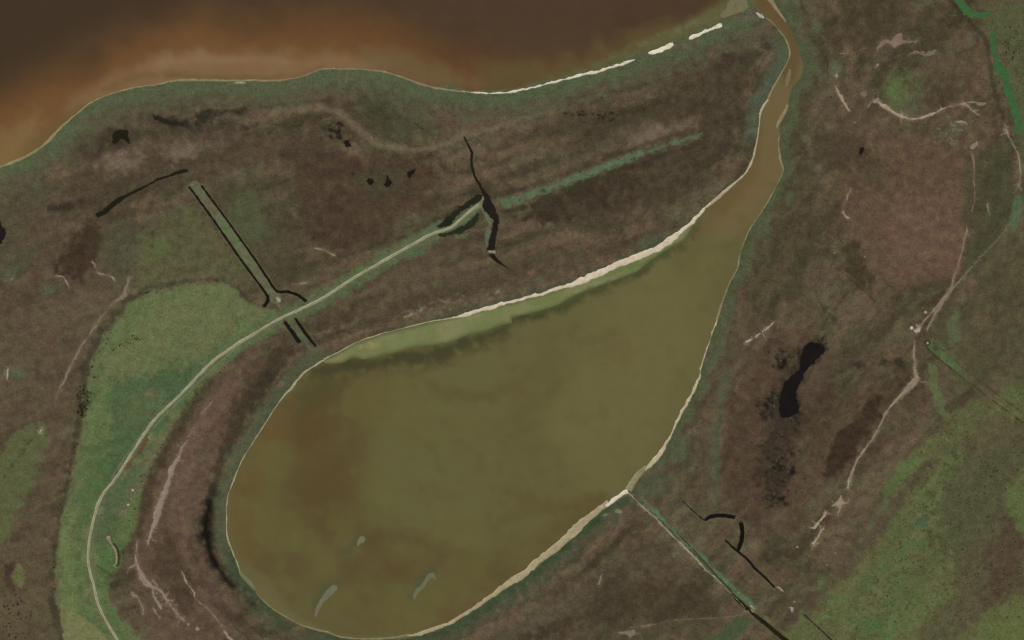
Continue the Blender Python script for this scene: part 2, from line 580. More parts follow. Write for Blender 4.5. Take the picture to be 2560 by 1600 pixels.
# ditches and creeks: points with width
DITCHES = [
    (T(0, 1, [(1786, 256, 20), (1830, 310, 17), (2040, 600, 17), (2240, 890, 17), (2419, 1135, 18)]) + T(1, 1, [(60, 1215, 20), (112, 1290, 26), (118, 1325, 30), (75, 1385, 32)]), (24, 20, 12), "straight dark ditch on the west side of the grassy causeway", "drainage_ditch"),
    (T(0, 1, [(1905, 245, 16), (2160, 590, 16), (2419, 955, 17)]) + T(1, 1, [(100, 1105, 20), (195, 1238, 22), (290, 1245, 24), (380, 1270, 26), (440, 1308, 26), (472, 1335, 26)]), (24, 20, 12), "straight dark ditch on the east side of the grassy causeway, ending in a hook", "drainage_ditch"),
    (T(1, 2, [(272, 20, 30), (330, 96, 36), (410, 212, 38)]), (28, 24, 16), "short dark ditch south of the road, the western of the two", "drainage_ditch"),
    (T(1, 2, [(372, -14, 22), (450, 100, 28), (562, 248, 22)]), (26, 24, 14), "short dark ditch south of the road, the eastern of the two", "drainage_ditch"),
    (T(1, 0, [(1968, 1292, 10), (2010, 1382, 17), (2042, 1452, 19)]) + T(1, 1, [(2036, 0, 18), (2040, 60, 18), (2066, 152, 19), (2110, 232, 21), (2145, 290, 26), (2168, 340, 40)]), (34, 27, 20), "thin winding black creek running north from the slender pond", "creek"),
    (T(1, 1, [(2225, 895, 44), (2250, 925, 38), (2290, 962, 26), (2378, 1022, 8)]), (32, 27, 18), "short tapering black creek below the slender pond", "creek"),
    (T(0, 1, [(912, 525, 36), (985, 492, 44), (1040, 440, 40), (1120, 382, 44), (1200, 335, 26), (1330, 272, 16), (1430, 222, 13), (1500, 182, 20), (1600, 150, 15), (1700, 112, 34), (1768, 100, 26)]), (30, 28, 18), "curved black marsh creek south of the pale bare ovals", "creek"),
    (T(2, 3, [(1822, 380, 20), (1880, 346, 32), (1960, 335, 34), (2040, 340, 34), (2106, 352, 30)]), (22, 18, 12), "thick black arched ditch near the southern canal", "drainage_ditch"),
    (T(2, 3, [(2164, 405, 40), (2176, 480, 38), (2170, 570, 38), (2136, 662, 32)]), (22, 18, 10), "thick black curved ditch standing upright beside the arched one", "drainage_ditch"),
    (T(2, 3, [(2015, 568, 12), (2080, 630, 18), (2200, 730, 19), (2260, 790, 22), (2300, 840, 20), (2419, 948, 19)]) + T(3, 3, [(40, 990, 18), (64, 1016, 12)]), (26, 22, 14), "straight dark ditch running southeast from the curved ditches", "drainage_ditch"),
    (T(2, 3, [(1612, 200, 6), (1700, 282, 8), (1820, 386, 10)]), (40, 34, 26), "thin straight ditch leading into the arched ditch", "drainage_ditch"),
    (T(2, 3, [(2070, 1068, 18), (2150, 1152, 36), (2230, 1222, 34), (2262, 1255, 18), (2300, 1282, 34), (2419, 1378, 36)]) + T(3, 3, [(80, 1446, 38), (260, 1590, 40), (500, 1800, 40)]), (32, 32, 16), "dark olive canal cutting the frame's southern edge", "canal"),
    (T(2, 3, [(1560, 500, 4), (1750, 700, 9), (1900, 868, 12), (2070, 1050, 16)]), (50, 66, 44), "narrow green weedy canal stretch beside the white path", "canal"),
    (T(3, 3, [(340, 1270, 9), (480, 1400, 10), (600, 1512, 10), (760, 1660, 10)]), (44, 44, 28), "thin dark furrow crossing the southern pasture", "drainage_ditch"),
]
# duckweed channels
WEED = [
    (T(3, 0, [(1700, -120), (1750, 0), (1790, 70), (1850, 130), (1920, 163), (2010, 172), (2075, 152), (2112, 98), (2040, 102), (1960, 98), (1900, 60), (1862, 0), (1830, -120)]), (62, 95, 56), "hook shaped channel covered in vivid green weed", "weedy_channel"),
    (T(3, 0, [(2122, 292), (2166, 312), (2160, 400), (2182, 482), (2212, 582), (2262, 682), (2312, 822), (2352, 952), (2392, 1082), (2412, 1200), (2402, 1270), (2352, 1282), (2330, 1200), (2300, 1080), (2258, 960), (2216, 840), (2182, 740), (2132, 650), (2106, 540), (2100, 420), (2092, 332)]), (60, 94, 55), "long channel covered in vivid green weed along the eastern pasture", "weedy_channel"),
]
# ------------------------------------------------------------------ banks of sand, mud and bare soil
BEACH = (208, 195, 174)
BEACH_N = T(1, 0, [(1960, 866, 8), (2050, 872, 14), (2180, 880, 20), (2300, 878, 20), (2419, 868, 22)]) + T(2, 0, [(60, 860, 28), (120, 846, 32), (200, 828, 26), (300, 800, 24), (400, 775, 24), (520, 745, 24), (590, 725, 40), (680, 702, 42), (800, 678, 46), (860, 660, 36), (960, 630, 32), (1040, 608, 38), (1100, 584, 24), (1160, 566, 14)])
BEACH_N = [(a, b, w * .82) for a, b, w in BEACH_N]
BANKS = [  # ribbons: name, points, colour, z, label, category
    ("sand_beach", BEACH_N, BEACH, .30, "long white sand beach on the brown lake's south shore", "beach"),
    ("sand_beach", T(2, 0, [(1290, 504, 14), (1340, 494, 34), (1430, 460, 38), (1500, 428, 46), (1524, 416, 36)]), (218, 208, 184), .30, "short straight white sand strip west of the reed bed gap", "beach"),
    ("sand_beach", T(2, 0, [(1672, 364, 22), (1720, 345, 42), (1800, 310, 42), (1880, 275, 38), (1960, 245, 40), (1984, 236, 22)]), (214, 204, 180), .30, "short straight white sand strip nearest the river mouth", "beach"),
    ("shore_bank", T(2, 0, [(2310, 120, 12), (2350, 150, 26), (2380, 170, 18)]), (168, 160, 136), .32, "small pale sand spot at the river mouth's point", "bank"),
    ("sand_beach", T(2, 1, [(1880, 405, 14), (1830, 448, 22), (1780, 505, 34), (1740, 545, 46), (1690, 598, 36), (1600, 672, 48), (1500, 752, 64), (1400, 822, 80), (1300, 872, 72), (1240, 892, 56), (1140, 932, 64), (1000, 985, 62), (900, 1035, 62), (780, 1085, 66), (660, 1140, 66), (560, 1180, 48), (430, 1215, 40), (300, 1260, 40), (200, 1285, 40), (80, 1318, 34), (0, 1340, 32)]) + T(1, 1, [(2330, 1356, 46), (2240, 1388, 48), (2140, 1412, 34), (1980, 1462, 30), (1860, 1494, 18)]), (200, 184, 160), .34, "long curved white beach on the green lagoon's north shore", "beach"),
    ("shore_bank", T(1, 1, [(1900, 1482, 20), (1800, 1504, 16)]) + T(1, 2, [(1660, 12, 13), (1500, 52, 12), (1330, 92, 11), (1180, 132, 10), (1000, 192, 9), (900, 237, 9), (800, 292, 9), (700, 342, 10), (640, 372, 10)]), (158, 148, 116), .27, "thin pale sand rim above the green mud flat", "bank"),
    ("shore_bank", T(3, 0, [(-20, 168, 8), (50, 226, 12), (100, 284, 12), (150, 345, 14), (188, 420, 16), (206, 490, 20), (200, 550, 22), (165, 625, 16), (125, 700, 18), (75, 785, 18), (30, 862, 20), (-5, 950, 18)]), (128, 120, 92), .26, "thin pale bank on the west side of the winding river", "bank"),
    ("shore_bank", T(2, 0, [(2419, 940, 18), (2385, 988, 22), (2348, 1070, 24), (2335, 1190, 20), (2314, 1330, 16), (2290, 1440, 18), (2275, 1505, 20)]) + T(2, 1, [(2220, 105, 22), (2165, 168, 24), (2062, 252, 22), (1930, 368, 26), (1835, 448, 28)]), (160, 148, 122), .27, "thin sandy bank on the lower west side of the river", "bank"),
    ("shore_bank", T(1, 2, [(655, 375, 14), (600, 402, 22), (540, 442, 14), (475, 482, 20), (432, 520, 18), (380, 582, 14), (330, 648, 20), (270, 712, 16), (212, 790, 15), (150, 882, 9), (80, 992, 9), (0, 1112, 9)]) + T(0, 2, [(2350, 1222, 9), (2280, 1342, 9), (2210, 1512, 9)]) + T(0, 3, [(2160, 130, 12), (2142, 260, 14), (2142, 420, 14), (2150, 540, 16), (2190, 662, 12), (2232, 762, 10), (2272, 872, 10)]), (146, 140, 112), .26, "thin pale sandy bank around the lagoon's west end", "bank"),
    ("shore_bank", T(0, 3, [(2262, 870, 20), (2310, 925, 42), (2360, 975, 44), (2410, 1045, 24)]), (104, 104, 76), .2, "grey mud bank at the lagoon's southwest curve", "bank"),
    ("shore_bank", T(1, 3, [(0, 1068, 10), (80, 1152, 10), (180, 1234, 12), (300, 1304, 14), (400, 1358, 16), (500, 1394, 20), (600, 1424, 22), (680, 1440, 18), (800, 1484, 18), (1000, 1503, 16), (1200, 1500, 16), (1330, 1488, 18), (1450, 1468, 30)]), (116, 112, 80), .26, "thin dull bank along the lagoon's south end", "bank"),
    ("mud_beach", T(1, 3, [(1440, 1470, 18), (1560, 1450, 38), (1680, 1412, 46), (1800, 1368, 40), (1960, 1275, 52), (2100, 1185, 48), (2240, 1090, 56), (2340, 1010, 72), (2419, 960, 76)]) + T(2, 3, [(60, 925, 76), (140, 868, 84), (240, 772, 92), (350, 690, 96), (470, 590, 92), (600, 475, 96), (680, 395, 92), (760, 328, 84), (840, 262, 74), (910, 205, 60)]), (158, 145, 114), .3, "broad tan mud beach along the lagoon's southeast shore", "beach"),
    ("sand_beach", T(2, 3, [(885, 240, 26), (930, 220, 36), (990, 168, 46), (1060, 124, 42), (1096, 108, 30)]), (206, 192, 172), .45, "white sand strip where the canal meets the lagoon", "beach"),
    ("shore_bank", T(2, 3, [(1100, 95, 50), (1130, 40, 60), (1160, 0, 60)]) + T(2, 2, [(1185, 1470, 48), (1240, 1420, 40), (1275, 1395, 44)]), (128, 122, 92), .3, "grey muddy bank just north of the canal mouth", "bank"),
    ("sand_beach", T(2, 2, [(1262, 1415, 30), (1330, 1340, 40), (1400, 1265, 40), (1460, 1165, 30), (1500, 1090, 28), (1540, 1000, 22), (1600, 880, 26), (1660, 770, 28), (1705, 690, 26), (1750, 590, 22), (1775, 530, 16), (1785, 460, 13), (1812, 360, 12), (1838, 285, 12), (1872, 190, 11), (1905, 90, 11), (1942, 0, 11)]), (176, 163, 134), .34, "narrow bright sand beach along the lagoon's east shore", "beach"),
    ("shore_bank", T(2, 1, [(1935, 1510, 14), (1985, 1352, 14), (2040, 1202, 13), (2100, 1082, 12), (2138, 1005, 16), (2152, 900, 8), (2200, 762, 9), (2250, 652, 9), (2320, 552, 9), (2415, 402, 9)]) + T(3, 1, [(50, 302, 8), (92, 222, 9), (140, 122, 10), (144, 70, 16), (120, 0, 22)]) + T(3, 0, [(104, 1400, 18), (100, 1340, 14), (112, 1270, 8)]), (124, 116, 88), .26, "hair thin pale bank on the east side of the river", "bank"),
    ("shore_bank", T(3, 0, [(188, 990, 14), (165, 1050, 26), (125, 1120, 34), (95, 1180, 36), (84, 1210, 14)]), (128, 118, 84), .3, "pale point bar on the river's east bank", "bank"),
    ("shore_bank", T(3, 0, [(-10, -40, 40), (40, 20, 44), (90, 95, 34), (140, 165, 26), (170, 210, 14)]), (126, 116, 92), .3, "pale bank on the east side of the river mouth", "bank"),
    ("shore_bank", T(0, 1, [(-60, 95, 14), (0, 70, 18), (190, -6, 22)]) + T(0, 0, [(300, 1452, 26), (400, 1382, 30), (480, 1312, 34), (560, 1222, 28), (660, 1132, 22), (740, 1064, 18), (850, 978, 14), (950, 928, 14), (1100, 872, 15), (1310, 822, 14), (1500, 797, 12), (1620, 768, 14), (1750, 758, 16), (2000, 760, 14), (2200, 764, 16), (2419, 760, 16)]), (124, 120, 84), .26, "thin olive bank along the brown lake's west shore", "bank"),
    ("shore_bank", T(1, 0, [(0, 760, 16), (130, 766, 18), (280, 754, 16), (420, 728, 14), (530, 690, 16), (610, 656, 18), (700, 652, 16), (860, 652, 16), (1000, 656, 18), (1180, 676, 20), (1270, 696, 20), (1400, 738, 24), (1530, 788, 22), (1640, 820, 20), (1760, 842, 18), (1900, 862, 18), (1980, 868, 14)]), (128, 112, 86), .27, "thin tan bank along the brown lake's middle shore", "bank"),
    # bare soil scars
    ("salt_scar", T(0, 1, [(1222, 1105, 22), (1208, 1170, 26), (1186, 1235, 30), (1178, 1275, 44), (1130, 1310, 26), (1050, 1375, 22), (950, 1502, 20)]) + T(0, 2, [(870, 112, 20), (780, 232, 16), (730, 330, 30), (690, 400, 34), (640, 490, 36), (618, 560, 26), (570, 640, 36), (545, 690, 28), (536, 730, 14)]), (106, 92, 76), .22, "long pale bare scar west of the green meadow", "bare ground"),
    ("salt_scar", T(0, 1, [(866, 965, 10), (892, 985, 22), (900, 1015, 12)]), (134, 118, 100), .2, "tiny pale scar north of the small wavy ones", "bare ground"),
    ("salt_scar", T(0, 1, [(918, 1065, 12), (945, 1072, 20), (1000, 1085, 12), (1060, 1105, 12), (1090, 1150, 7)]), (120, 106, 90), .2, "wavy pale scar west of the ditch causeway", "bare ground"),
    ("salt_scar", T(0, 1, [(480, 1098, 6), (560, 1100, 10), (605, 1112, 18), (630, 1160, 14), (655, 1210, 6)]), (118, 102, 86), .2, "hooked pale scar on the western marsh", "bare ground"),
    ("salt_scar", T(0, 1, [(40, 1142, 10), (70, 1122, 8), (110, 1132, 12), (130, 1080, 10)]), (110, 96, 80), .2, "small pale scar close to the west edge", "bare ground"),
    ("salt_scar", T(0, 2, [(76, 462, 16), (66, 510, 18), (66, 562, 12)]), (150, 138, 118), .2, "short white scar beside the small green spot", "bare ground"),
    ("salt_scar", T(0, 2, [(365, 1075, 10), (385, 1045, 26), (398, 1030, 12)]), (152, 138, 118), .2, "white bare speck north of the western green field", "bare ground"),
    ("salt_scar", T(0, 2, [(2015, 762, 10), (1985, 800, 18), (1935, 855, 22), (1895, 892, 14)]), (116, 96, 82), .2, "northernmost pale scar along the lagoon's west terrace", "bare ground"),
    ("salt_scar", T(0, 2, [(1838, 1005, 10), (1810, 1060, 24), (1780, 1108, 18)]), (116, 98, 84), .2, "small pale scar between two longer terrace scars", "bare ground"),
    ("salt_scar", T(0, 2, [(1775, 1135, 10), (1752, 1165, 28), (1715, 1215, 30), (1700, 1280, 30), (1655, 1345, 40), (1615, 1420, 46), (1600, 1505, 50)]) + T(0, 3, [(1582, 60, 48), (1552, 130, 62), (1515, 215, 74), (1492, 280, 70), (1480, 330, 84), (1470, 395, 56), (1436, 470, 24), (1412, 560, 24), (1396, 612, 10)]), (120, 104, 90), .22, "broad forked grey scar on the lagoon's west terrace", "bare ground"),
    ("salt_scar", T(0, 3, [(1296, 570, 14), (1290, 640, 30), (1286, 740, 34), (1296, 805, 44), (1325, 870, 64), (1360, 950, 66), (1420, 1005, 46), (1480, 1025, 40), (1530, 1060, 36), (1568, 1125, 22), (1610, 1190, 16), (1660, 1252, 16), (1715, 1312, 40), (1745, 1330, 24)]), (120, 102, 90), .22, "long branching pale scar southwest of the lagoon", "bare ground"),
    ("salt_scar", T(0, 3, [(1290, 795, 22), (1245, 818, 34), (1215, 850, 14), (1200, 885, 6)]), (112, 95, 82), .24, "stubby side branch of the long southwestern scar", "bare ground"),
    ("salt_scar", T(0, 3, [(1440, 1030, 16), (1450, 1080, 20), (1475, 1140, 22), (1500, 1180, 36), (1526, 1226, 14)]), (118, 103, 88), .25, "lower side branch of the long southwestern scar", "bare ground"),
    ("salt_scar", T(0, 3, [(1236, 1058, 10), (1275, 1095, 22), (1315, 1130, 22), (1340, 1190, 26), (1352, 1240, 24), (1348, 1278, 14)]), (114, 98, 84), .2, "curved pale scar below the fence line", "bare ground"),
    ("salt_scar", T(0, 3, [(1440, 1205, 10), (1470, 1250, 20), (1500, 1292, 26), (1512, 1310, 10)]), (112, 98, 84), .2, "small slanting scar below the branching one", "bare ground"),
    ("salt_scar", T(0, 3, [(1720, 868, 8), (1762, 965, 12), (1800, 1015, 10), (1832, 1065, 18), (1845, 1110, 6)]), (128, 116, 96), .2, "thin speckled scar hugging the lagoon's southwest dark hollow", "bare ground"),
    ("salt_scar", T(0, 3, [(1880, 1150, 8), (1960, 1212, 8), (2010, 1270, 12), (2060, 1330, 10), (2100, 1390, 6)]), (108, 94, 76), .2, "thin pale line southeast of the speckled scar", "bare ground"),
    ("salt_scar", T(0, 3, [(2120, 1430, 10), (2150, 1470, 20), (2195, 1520, 18)]), (132, 116, 98), .2, "pale scar at the south edge below the lagoon", "bare ground"),
    ("salt_scar", T(1, 1, [(552, 832, 10), (605, 840, 20), (655, 855, 18), (700, 882, 16), (748, 902, 7)]), (116, 104, 84), .2, "small pale scar in the brown marsh north of the road", "bare ground"),
    ("salt_scar", T(1, 1, [(340, 1178, 8), (400, 1170, 20), (440, 1170, 26), (478, 1162, 18)]), (112, 96, 82), .2, "small pale scar above the hooked ditch end", "bare ground"),
    ("salt_scar", T(3, 0, [(632, 815, 5), (655, 855, 14), (680, 900, 24), (708, 955, 26), (738, 1000, 18), (775, 1052, 7)]), (134, 116, 98), .2, "slim pale scar east of the river bend", "bare ground"),
    ("salt_scar", T(3, 0, [(1005, 960, 16), (1045, 965, 36), (1080, 995, 26), (1125, 1015, 40), (1180, 1058, 28), (1225, 1085, 28), (1270, 1105, 46), (1340, 1125, 28), (1430, 1118, 30), (1530, 1090, 24), (1600, 1060, 16), (1680, 1020, 8)]), (134, 118, 100), .22, "crescent shaped pale scar south of the round green patch", "bare ground"),
    ("salt_scar", T(3, 0, [(1695, 1008, 6), (1740, 1002, 12), (1800, 985, 10), (1842, 985, 46), (1885, 1000, 34), (1940, 1050, 22), (1990, 1085, 8)]), (120, 104, 88), .24, "forked pale scar east of the crescent", "bare ground"),
    ("salt_scar", T(3, 0, [(1885, 968, 8), (1950, 965, 10), (2010, 985, 26), (2060, 975, 14)]), (104, 94, 76), .2, "faint pale scar toward the weedy channel", "bare ground"),
    ("salt_scar", T(3, 0, [(1765, 1150, 8), (1820, 1155, 22), (1870, 1165, 18), (1890, 1190, 8)]), (118, 104, 88), .2, "small pale scar below the forked one", "bare ground"),
    ("salt_scar", T(3, 0, [(670, 505, 5), (760, 505, 10), (820, 495, 12), (870, 470, 10), (920, 462, 4)]), (100, 84, 68), .2, "faint pink soil streak in the northeast marsh", "bare ground"),
    ("salt_scar", T(3, 0, [(2232, 1168, 14), (2248, 1200, 26), (2262, 1250, 30), (2285, 1310, 18), (2325, 1385, 9), (2355, 1440, 14), (2372, 1500, 10)]) + T(3, 1, [(2382, 60, 12), (2386, 150, 11), (2374, 230, 12), (2340, 296, 16), (2322, 310, 6)]), (122, 106, 90), .2, "thin pale trail beside the lower end of the weedy channel", "bare ground"),
    ("salt_scar", T(3, 1, [(1930, -60, 26), (1945, 0, 26), (1952, 80, 14), (1944, 200, 16), (1955, 290, 12), (1950, 400, 12), (1925, 490, 8)]), (102, 84, 72), .18, "faint pink soil edge of the eastern plain", "bare ground"),
    ("salt_scar", T(3, 1, [(784, 265, 6), (760, 325, 12), (742, 375, 12), (722, 410, 8)]), (122, 106, 90), .2, "short pale streak on the plain's west side", "bare ground"),
    ("salt_scar", T(3, 1, [(708, 490, 10), (728, 525, 20), (748, 545, 26), (770, 546, 8)]), (138, 122, 104), .2, "pale bent speck below the short streak", "bare ground"),
    ("salt_scar", T(3, 1, [(2080, 405, 8), (2078, 445, 12), (2092, 490, 10), (2098, 530, 5)]), (114, 104, 84), .2, "short pale streak in the eastern grass", "bare ground"),
    ("salt_scar", T(2, 2, [(2212, 212, 12), (2235, 200, 16), (2262, 180, 8)]), (150, 134, 116), .2, "first pale dash in the row west of the marsh", "bare ground"),
    ("salt_scar", T(2, 2, [(2300, 158, 10), (2325, 142, 14), (2348, 128, 6)]), (140, 124, 106), .2, "second pale dash in the row west of the marsh", "bare ground"),
    ("salt_scar", T(2, 2, [(2362, 106, 12), (2395, 86, 20), (2419, 70, 16)]) + T(3, 2, [(30, 45, 14), (68, 10, 8)]), (138, 120, 102), .2, "longest pale dash in the row west of the marsh", "bare ground"),
    ("salt_scar", T(3, 3, [(772, -10, 30), (765, 40, 36), (752, 78, 32)]), (134, 120, 98), .24, "blunt pale end of the eastern trail", "bare ground"),
    ("salt_scar", T(3, 3, [(550, 300, 12), (540, 325, 26), (500, 370, 12), (460, 420, 16), (435, 448, 22), (395, 455, 6)]), (132, 118, 96), .2, "slanting pale scar southwest of the star shaped one", "bare ground"),
    ("salt_scar", T(3, 3, [(524, 452, 16), (496, 485, 28), (472, 540, 14), (450, 582, 30), (430, 604, 50), (412, 606, 24)]), (136, 122, 100), .2, "dumbbell shaped pale scar southwest of the star shaped one", "bare ground"),
    ("salt_scar", T(3, 3, [(80, 1010, 8), (112, 1030, 12), (140, 1056, 8)]), (124, 112, 92), .2, "pale dash at the straight ditch's end", "bare ground"),
    ("salt_scar", T(3, 3, [(205, 1205, 12), (228, 1218, 22), (234, 1246, 10)]), (134, 122, 110), .2, "pale speck south of the straight ditch's end", "bare ground"),
    ("salt_scar", T(3, 3, [(408, 1045, 12), (428, 1025, 20), (448, 1005, 8)]), (100, 86, 74), .2, "faint pink speck at the pasture's edge", "bare ground"),
    ("salt_scar", T(2, 3, [(845, 895, 8), (840, 930, 12), (820, 985, 12), (805, 990, 5)]), (126, 114, 94), .2, "small hooked pale scar south of the mud beach", "bare ground"),
    ("salt_scar", T(2, 3, [(1228, 1386, 10), (1270, 1382, 14), (1300, 1372, 16)]), (122, 110, 90), .2, "small pale dash near the south edge", "bare ground"),
    ("salt_scar", T(2, 3, [(975, 300, 22), (1000, 290, 44), (1030, 315, 36)]), (108, 100, 80), .2, "dull pale speck south of the white sand strip", "bare ground"),
    ("salt_scar", T(2, 3, [(865, 340, 16), (885, 330, 36), (910, 325, 20)]), (94, 98, 74), .2, "dull grey speck below the tan mud beach", "bare ground"),
    ("salt_scar", T(1, 1, [(1400, 1490, 12), (1450, 1470, 22), (1480, 1450, 10)]), (118, 108, 84), .2, "westernmost pale speck above the lagoon's north beach", "bare ground"),
    ("salt_scar", T(1, 1, [(1540, 1430, 20), (1562, 1418, 32), (1590, 1400, 14)]), (118, 104, 82), .2, "second pale speck above the lagoon's north beach", "bare ground"),
    ("salt_scar", T(1, 1, [(1740, 1320, 10), (1785, 1340, 32), (1810, 1345, 14)]), (118, 100, 82), .2, "third pale speck above the lagoon's north beach", "bare ground"),
    ("salt_scar", T(1, 1, [(2260, 1262, 14), (2290, 1245, 34), (2305, 1230, 12)]), (110, 92, 76), .2, "easternmost pale speck above the lagoon's north beach", "bare ground"),
]
SCAR_POLYS = [
    ("salt_scar", T(3, 0, [(1032, 478), (1040, 430), (1075, 386), (1130, 370), (1160, 388), (1190, 352), (1220, 320), (1262, 318), (1272, 350), (1266, 382), (1300, 390), (1402, 384), (1390, 402), (1290, 408), (1240, 432), (1192, 452), (1152, 412), (1120, 412), (1080, 438)]), (124, 104, 90), .22, "ragged pale bare patch north of the round green patch", "bare ground"),
    ("salt_scar", T(3, 0, [(1310, 538), (1388, 478), (1440, 488), (1482, 512), (1522, 484), (1588, 474), (1572, 502), (1530, 532), (1480, 532), (1430, 505), (1395, 498)]), (118, 104, 88), .22, "second ragged pale bare patch north of the round green patch", "bare ground"),
    ("salt_scar", T(3, 0, [(870, 880), (925, 866), (928, 895), (908, 918)]), (122, 104, 88), .2, "small triangular pale scar west of the crescent", "bare ground"),
    ("salt_scar", T(3, 0, [(624, 712), (650, 690), (662, 712), (645, 734)]), (146, 132, 114), .2, "white speck east of the river bar", "bare ground"),
    ("salt_scar", T(3, 0, [(1024, 598), (1042, 600), (1036, 624), (1022, 632)]), (140, 128, 110), .2, "tiny white speck west of the round green patch", "bare ground"),
    ("salt_scar", T(3, 0, [(1904, 1385), (1980, 1338), (1988, 1370), (1960, 1392), (1940, 1422)]), (134, 116, 102), .2, "small triangular pale scar at the eastern plain's north edge", "bare ground"),
    ("salt_scar", T(3, 3, [(692, 145), (712, 198), (748, 220), (712, 238), (664, 330), (664, 252), (598, 248), (650, 205)]), (140, 126, 104), .22, "star shaped pale scar west of the pasture", "bare ground"),
    ("salt_scar", T(2, 3, [(970, 1440), (1060, 1432), (1110, 1425), (1158, 1416), (1156, 1466), (1118, 1484), (1100, 1462), (1030, 1452)]), (120, 110, 92), .2, "wedge shaped pale scar at the south edge", "bare ground"),
    ("salt_scar", T(3, 2, [(1375, 95), (1400, 88), (1425, 70), (1440, 60), (1445, 90), (1425, 112), (1400, 124), (1380, 112)]), (164, 150, 132), .26, "white trampled patch beside the round white mound", "bare ground"),
]
TRAIL = [  # trodden trails: structure
    ("dirt_trail", T(3, 1, [(1878, 630, 5), (1882, 685, 24), (1860, 730, 20), (1846, 800, 16), (1822, 920, 14), (1790, 1010, 14), (1762, 1100, 16), (1735, 1190, 26), (1700, 1260, 30), (1650, 1325, 34), (1590, 1400, 32), (1530, 1465, 14), (1488, 1508, 14)]) + T(3, 2, [(1460, 40, 14), (1432, 66, 16)]), (124, 108, 88), .3, "pale dirt trail running south along the eastern plain", "trail"),
    ("dirt_trail", T(3, 1, [(1990, 945, 5), (1880, 1065, 8), (1790, 1165, 14), (1740, 1225, 20), (1690, 1300, 20), (1620, 1400, 28), (1570, 1470, 24), (1556, 1512, 18)]) + T(3, 2, [(1530, 40, 16), (1500, 98, 14)]), (122, 108, 90), .34, "second dirt trail joining the pale one from the northeast", "trail"),
    ("dirt_trail", T(3, 2, [(1378, 180, 8), (1380, 260, 10), (1378, 318, 18), (1388, 400, 12), (1386, 460, 24), (1396, 510, 36), (1404, 552, 62), (1370, 598, 60), (1310, 660, 50), (1250, 722, 32), (1190, 785, 18), (1140, 840, 16), (1085, 940, 14), (1050, 1020, 14), (990, 1120, 14), (930, 1200, 16), (875, 1278, 24), (835, 1340, 20), (800, 1430, 20), (766, 1512, 28)]), (132, 118, 98), .28, "long pale dirt trail leading southwest from the bare junction", "trail"),
    ("dirt_trail", T(3, 2, [(1415, 572, 10), (1450, 588, 12), (1500, 592, 22)]), (118, 98, 84), .36, "short spur off the bare trail junction", "trail"),
    ("dirt_trail", T(2, 3, [(1096, 116, 7), (1150, 170, 8), (1220, 240, 6), (1290, 300, 9), (1350, 350, 7), (1400, 405, 11), (1440, 450, 14), (1520, 530, 11), (1600, 605, 17), (1660, 665, 18), (1740, 745, 14), (1830, 845, 9), (1910, 912, 10), (2000, 1000, 5), (2080, 1080, 4), (2150, 1155, 4), (2205, 1215, 4)]), (150, 142, 120), .3, "straight whitish path beside the canal", "path"),
    ("dirt_trail", T(2, 3, [(1820, 645, 5), (1900, 590, 7), (1970, 545, 8), (2020, 480, 7), (2080, 415, 7), (2150, 340, 8), (2260, 230, 6)]), (96, 80, 64), .2, "faint footpath crossing between the arched ditches", "path"),
    ("dirt_trail", T(2, 3, [(2240, 1240, 20), (2190, 1262, 26), (2150, 1280, 14), (2000, 1298, 8), (1800, 1310, 8), (1500, 1330, 8), (1330, 1370, 10), (1100, 1400, 8)]), (104, 88, 72), .2, "faint trail leading west from the canal crossing", "path"),
    ("dirt_trail", T(0, 3, [(905, 800, 7), (1000, 862, 8), (1100, 925, 8), (1250, 1020, 8), (1380, 1110, 6)]), (70, 68, 48), .2, "thin straight fence track crossing from the meadow", "path"),
    ("dirt_trail", T(3, 1, [(1880, 1380, 10), (1940, 1330, 14), (2050, 1270, 16), (2180, 1220, 6)]), (92, 74, 62), .2, "faint pink trail into the eastern grass", "path"),
    ("dirt_trail", T(3, 1, [(1990, 930, 8), (2100, 830, 10), (2220, 690, 12), (2270, 620, 14), (2330, 560, 14), (2380, 490, 10), (2460, 400, 8)]), (104, 94, 76), .2, "faint pale trail climbing to the eastern edge", "path"),
]
ROAD = T(1, 1, [(2105, 424), (2060, 456), (1990, 508), (1930, 568), (1860, 628), (1790, 660), (1650, 705), (1450, 815), (1150, 985), (900, 1130), (640, 1300), (420, 1410), (200, 1512)]) + T(0, 2, [(2419, 122), (2280, 202), (2150, 292), (2020, 385), (1880, 522), (1700, 712), (1500, 902),
    (1380, 1052), (1200, 1330), (1085, 1505)]) + T(0, 3, [(990, 112), (932, 212), (897, 330), (862, 480), (838, 620), (834, 760), (850, 862), (890, 1012), (920, 1150), (962, 1252), (1032, 1382), (1112, 1512), (1260, 1760)])
ROAD = [p + (8.0,) for p in ROAD]
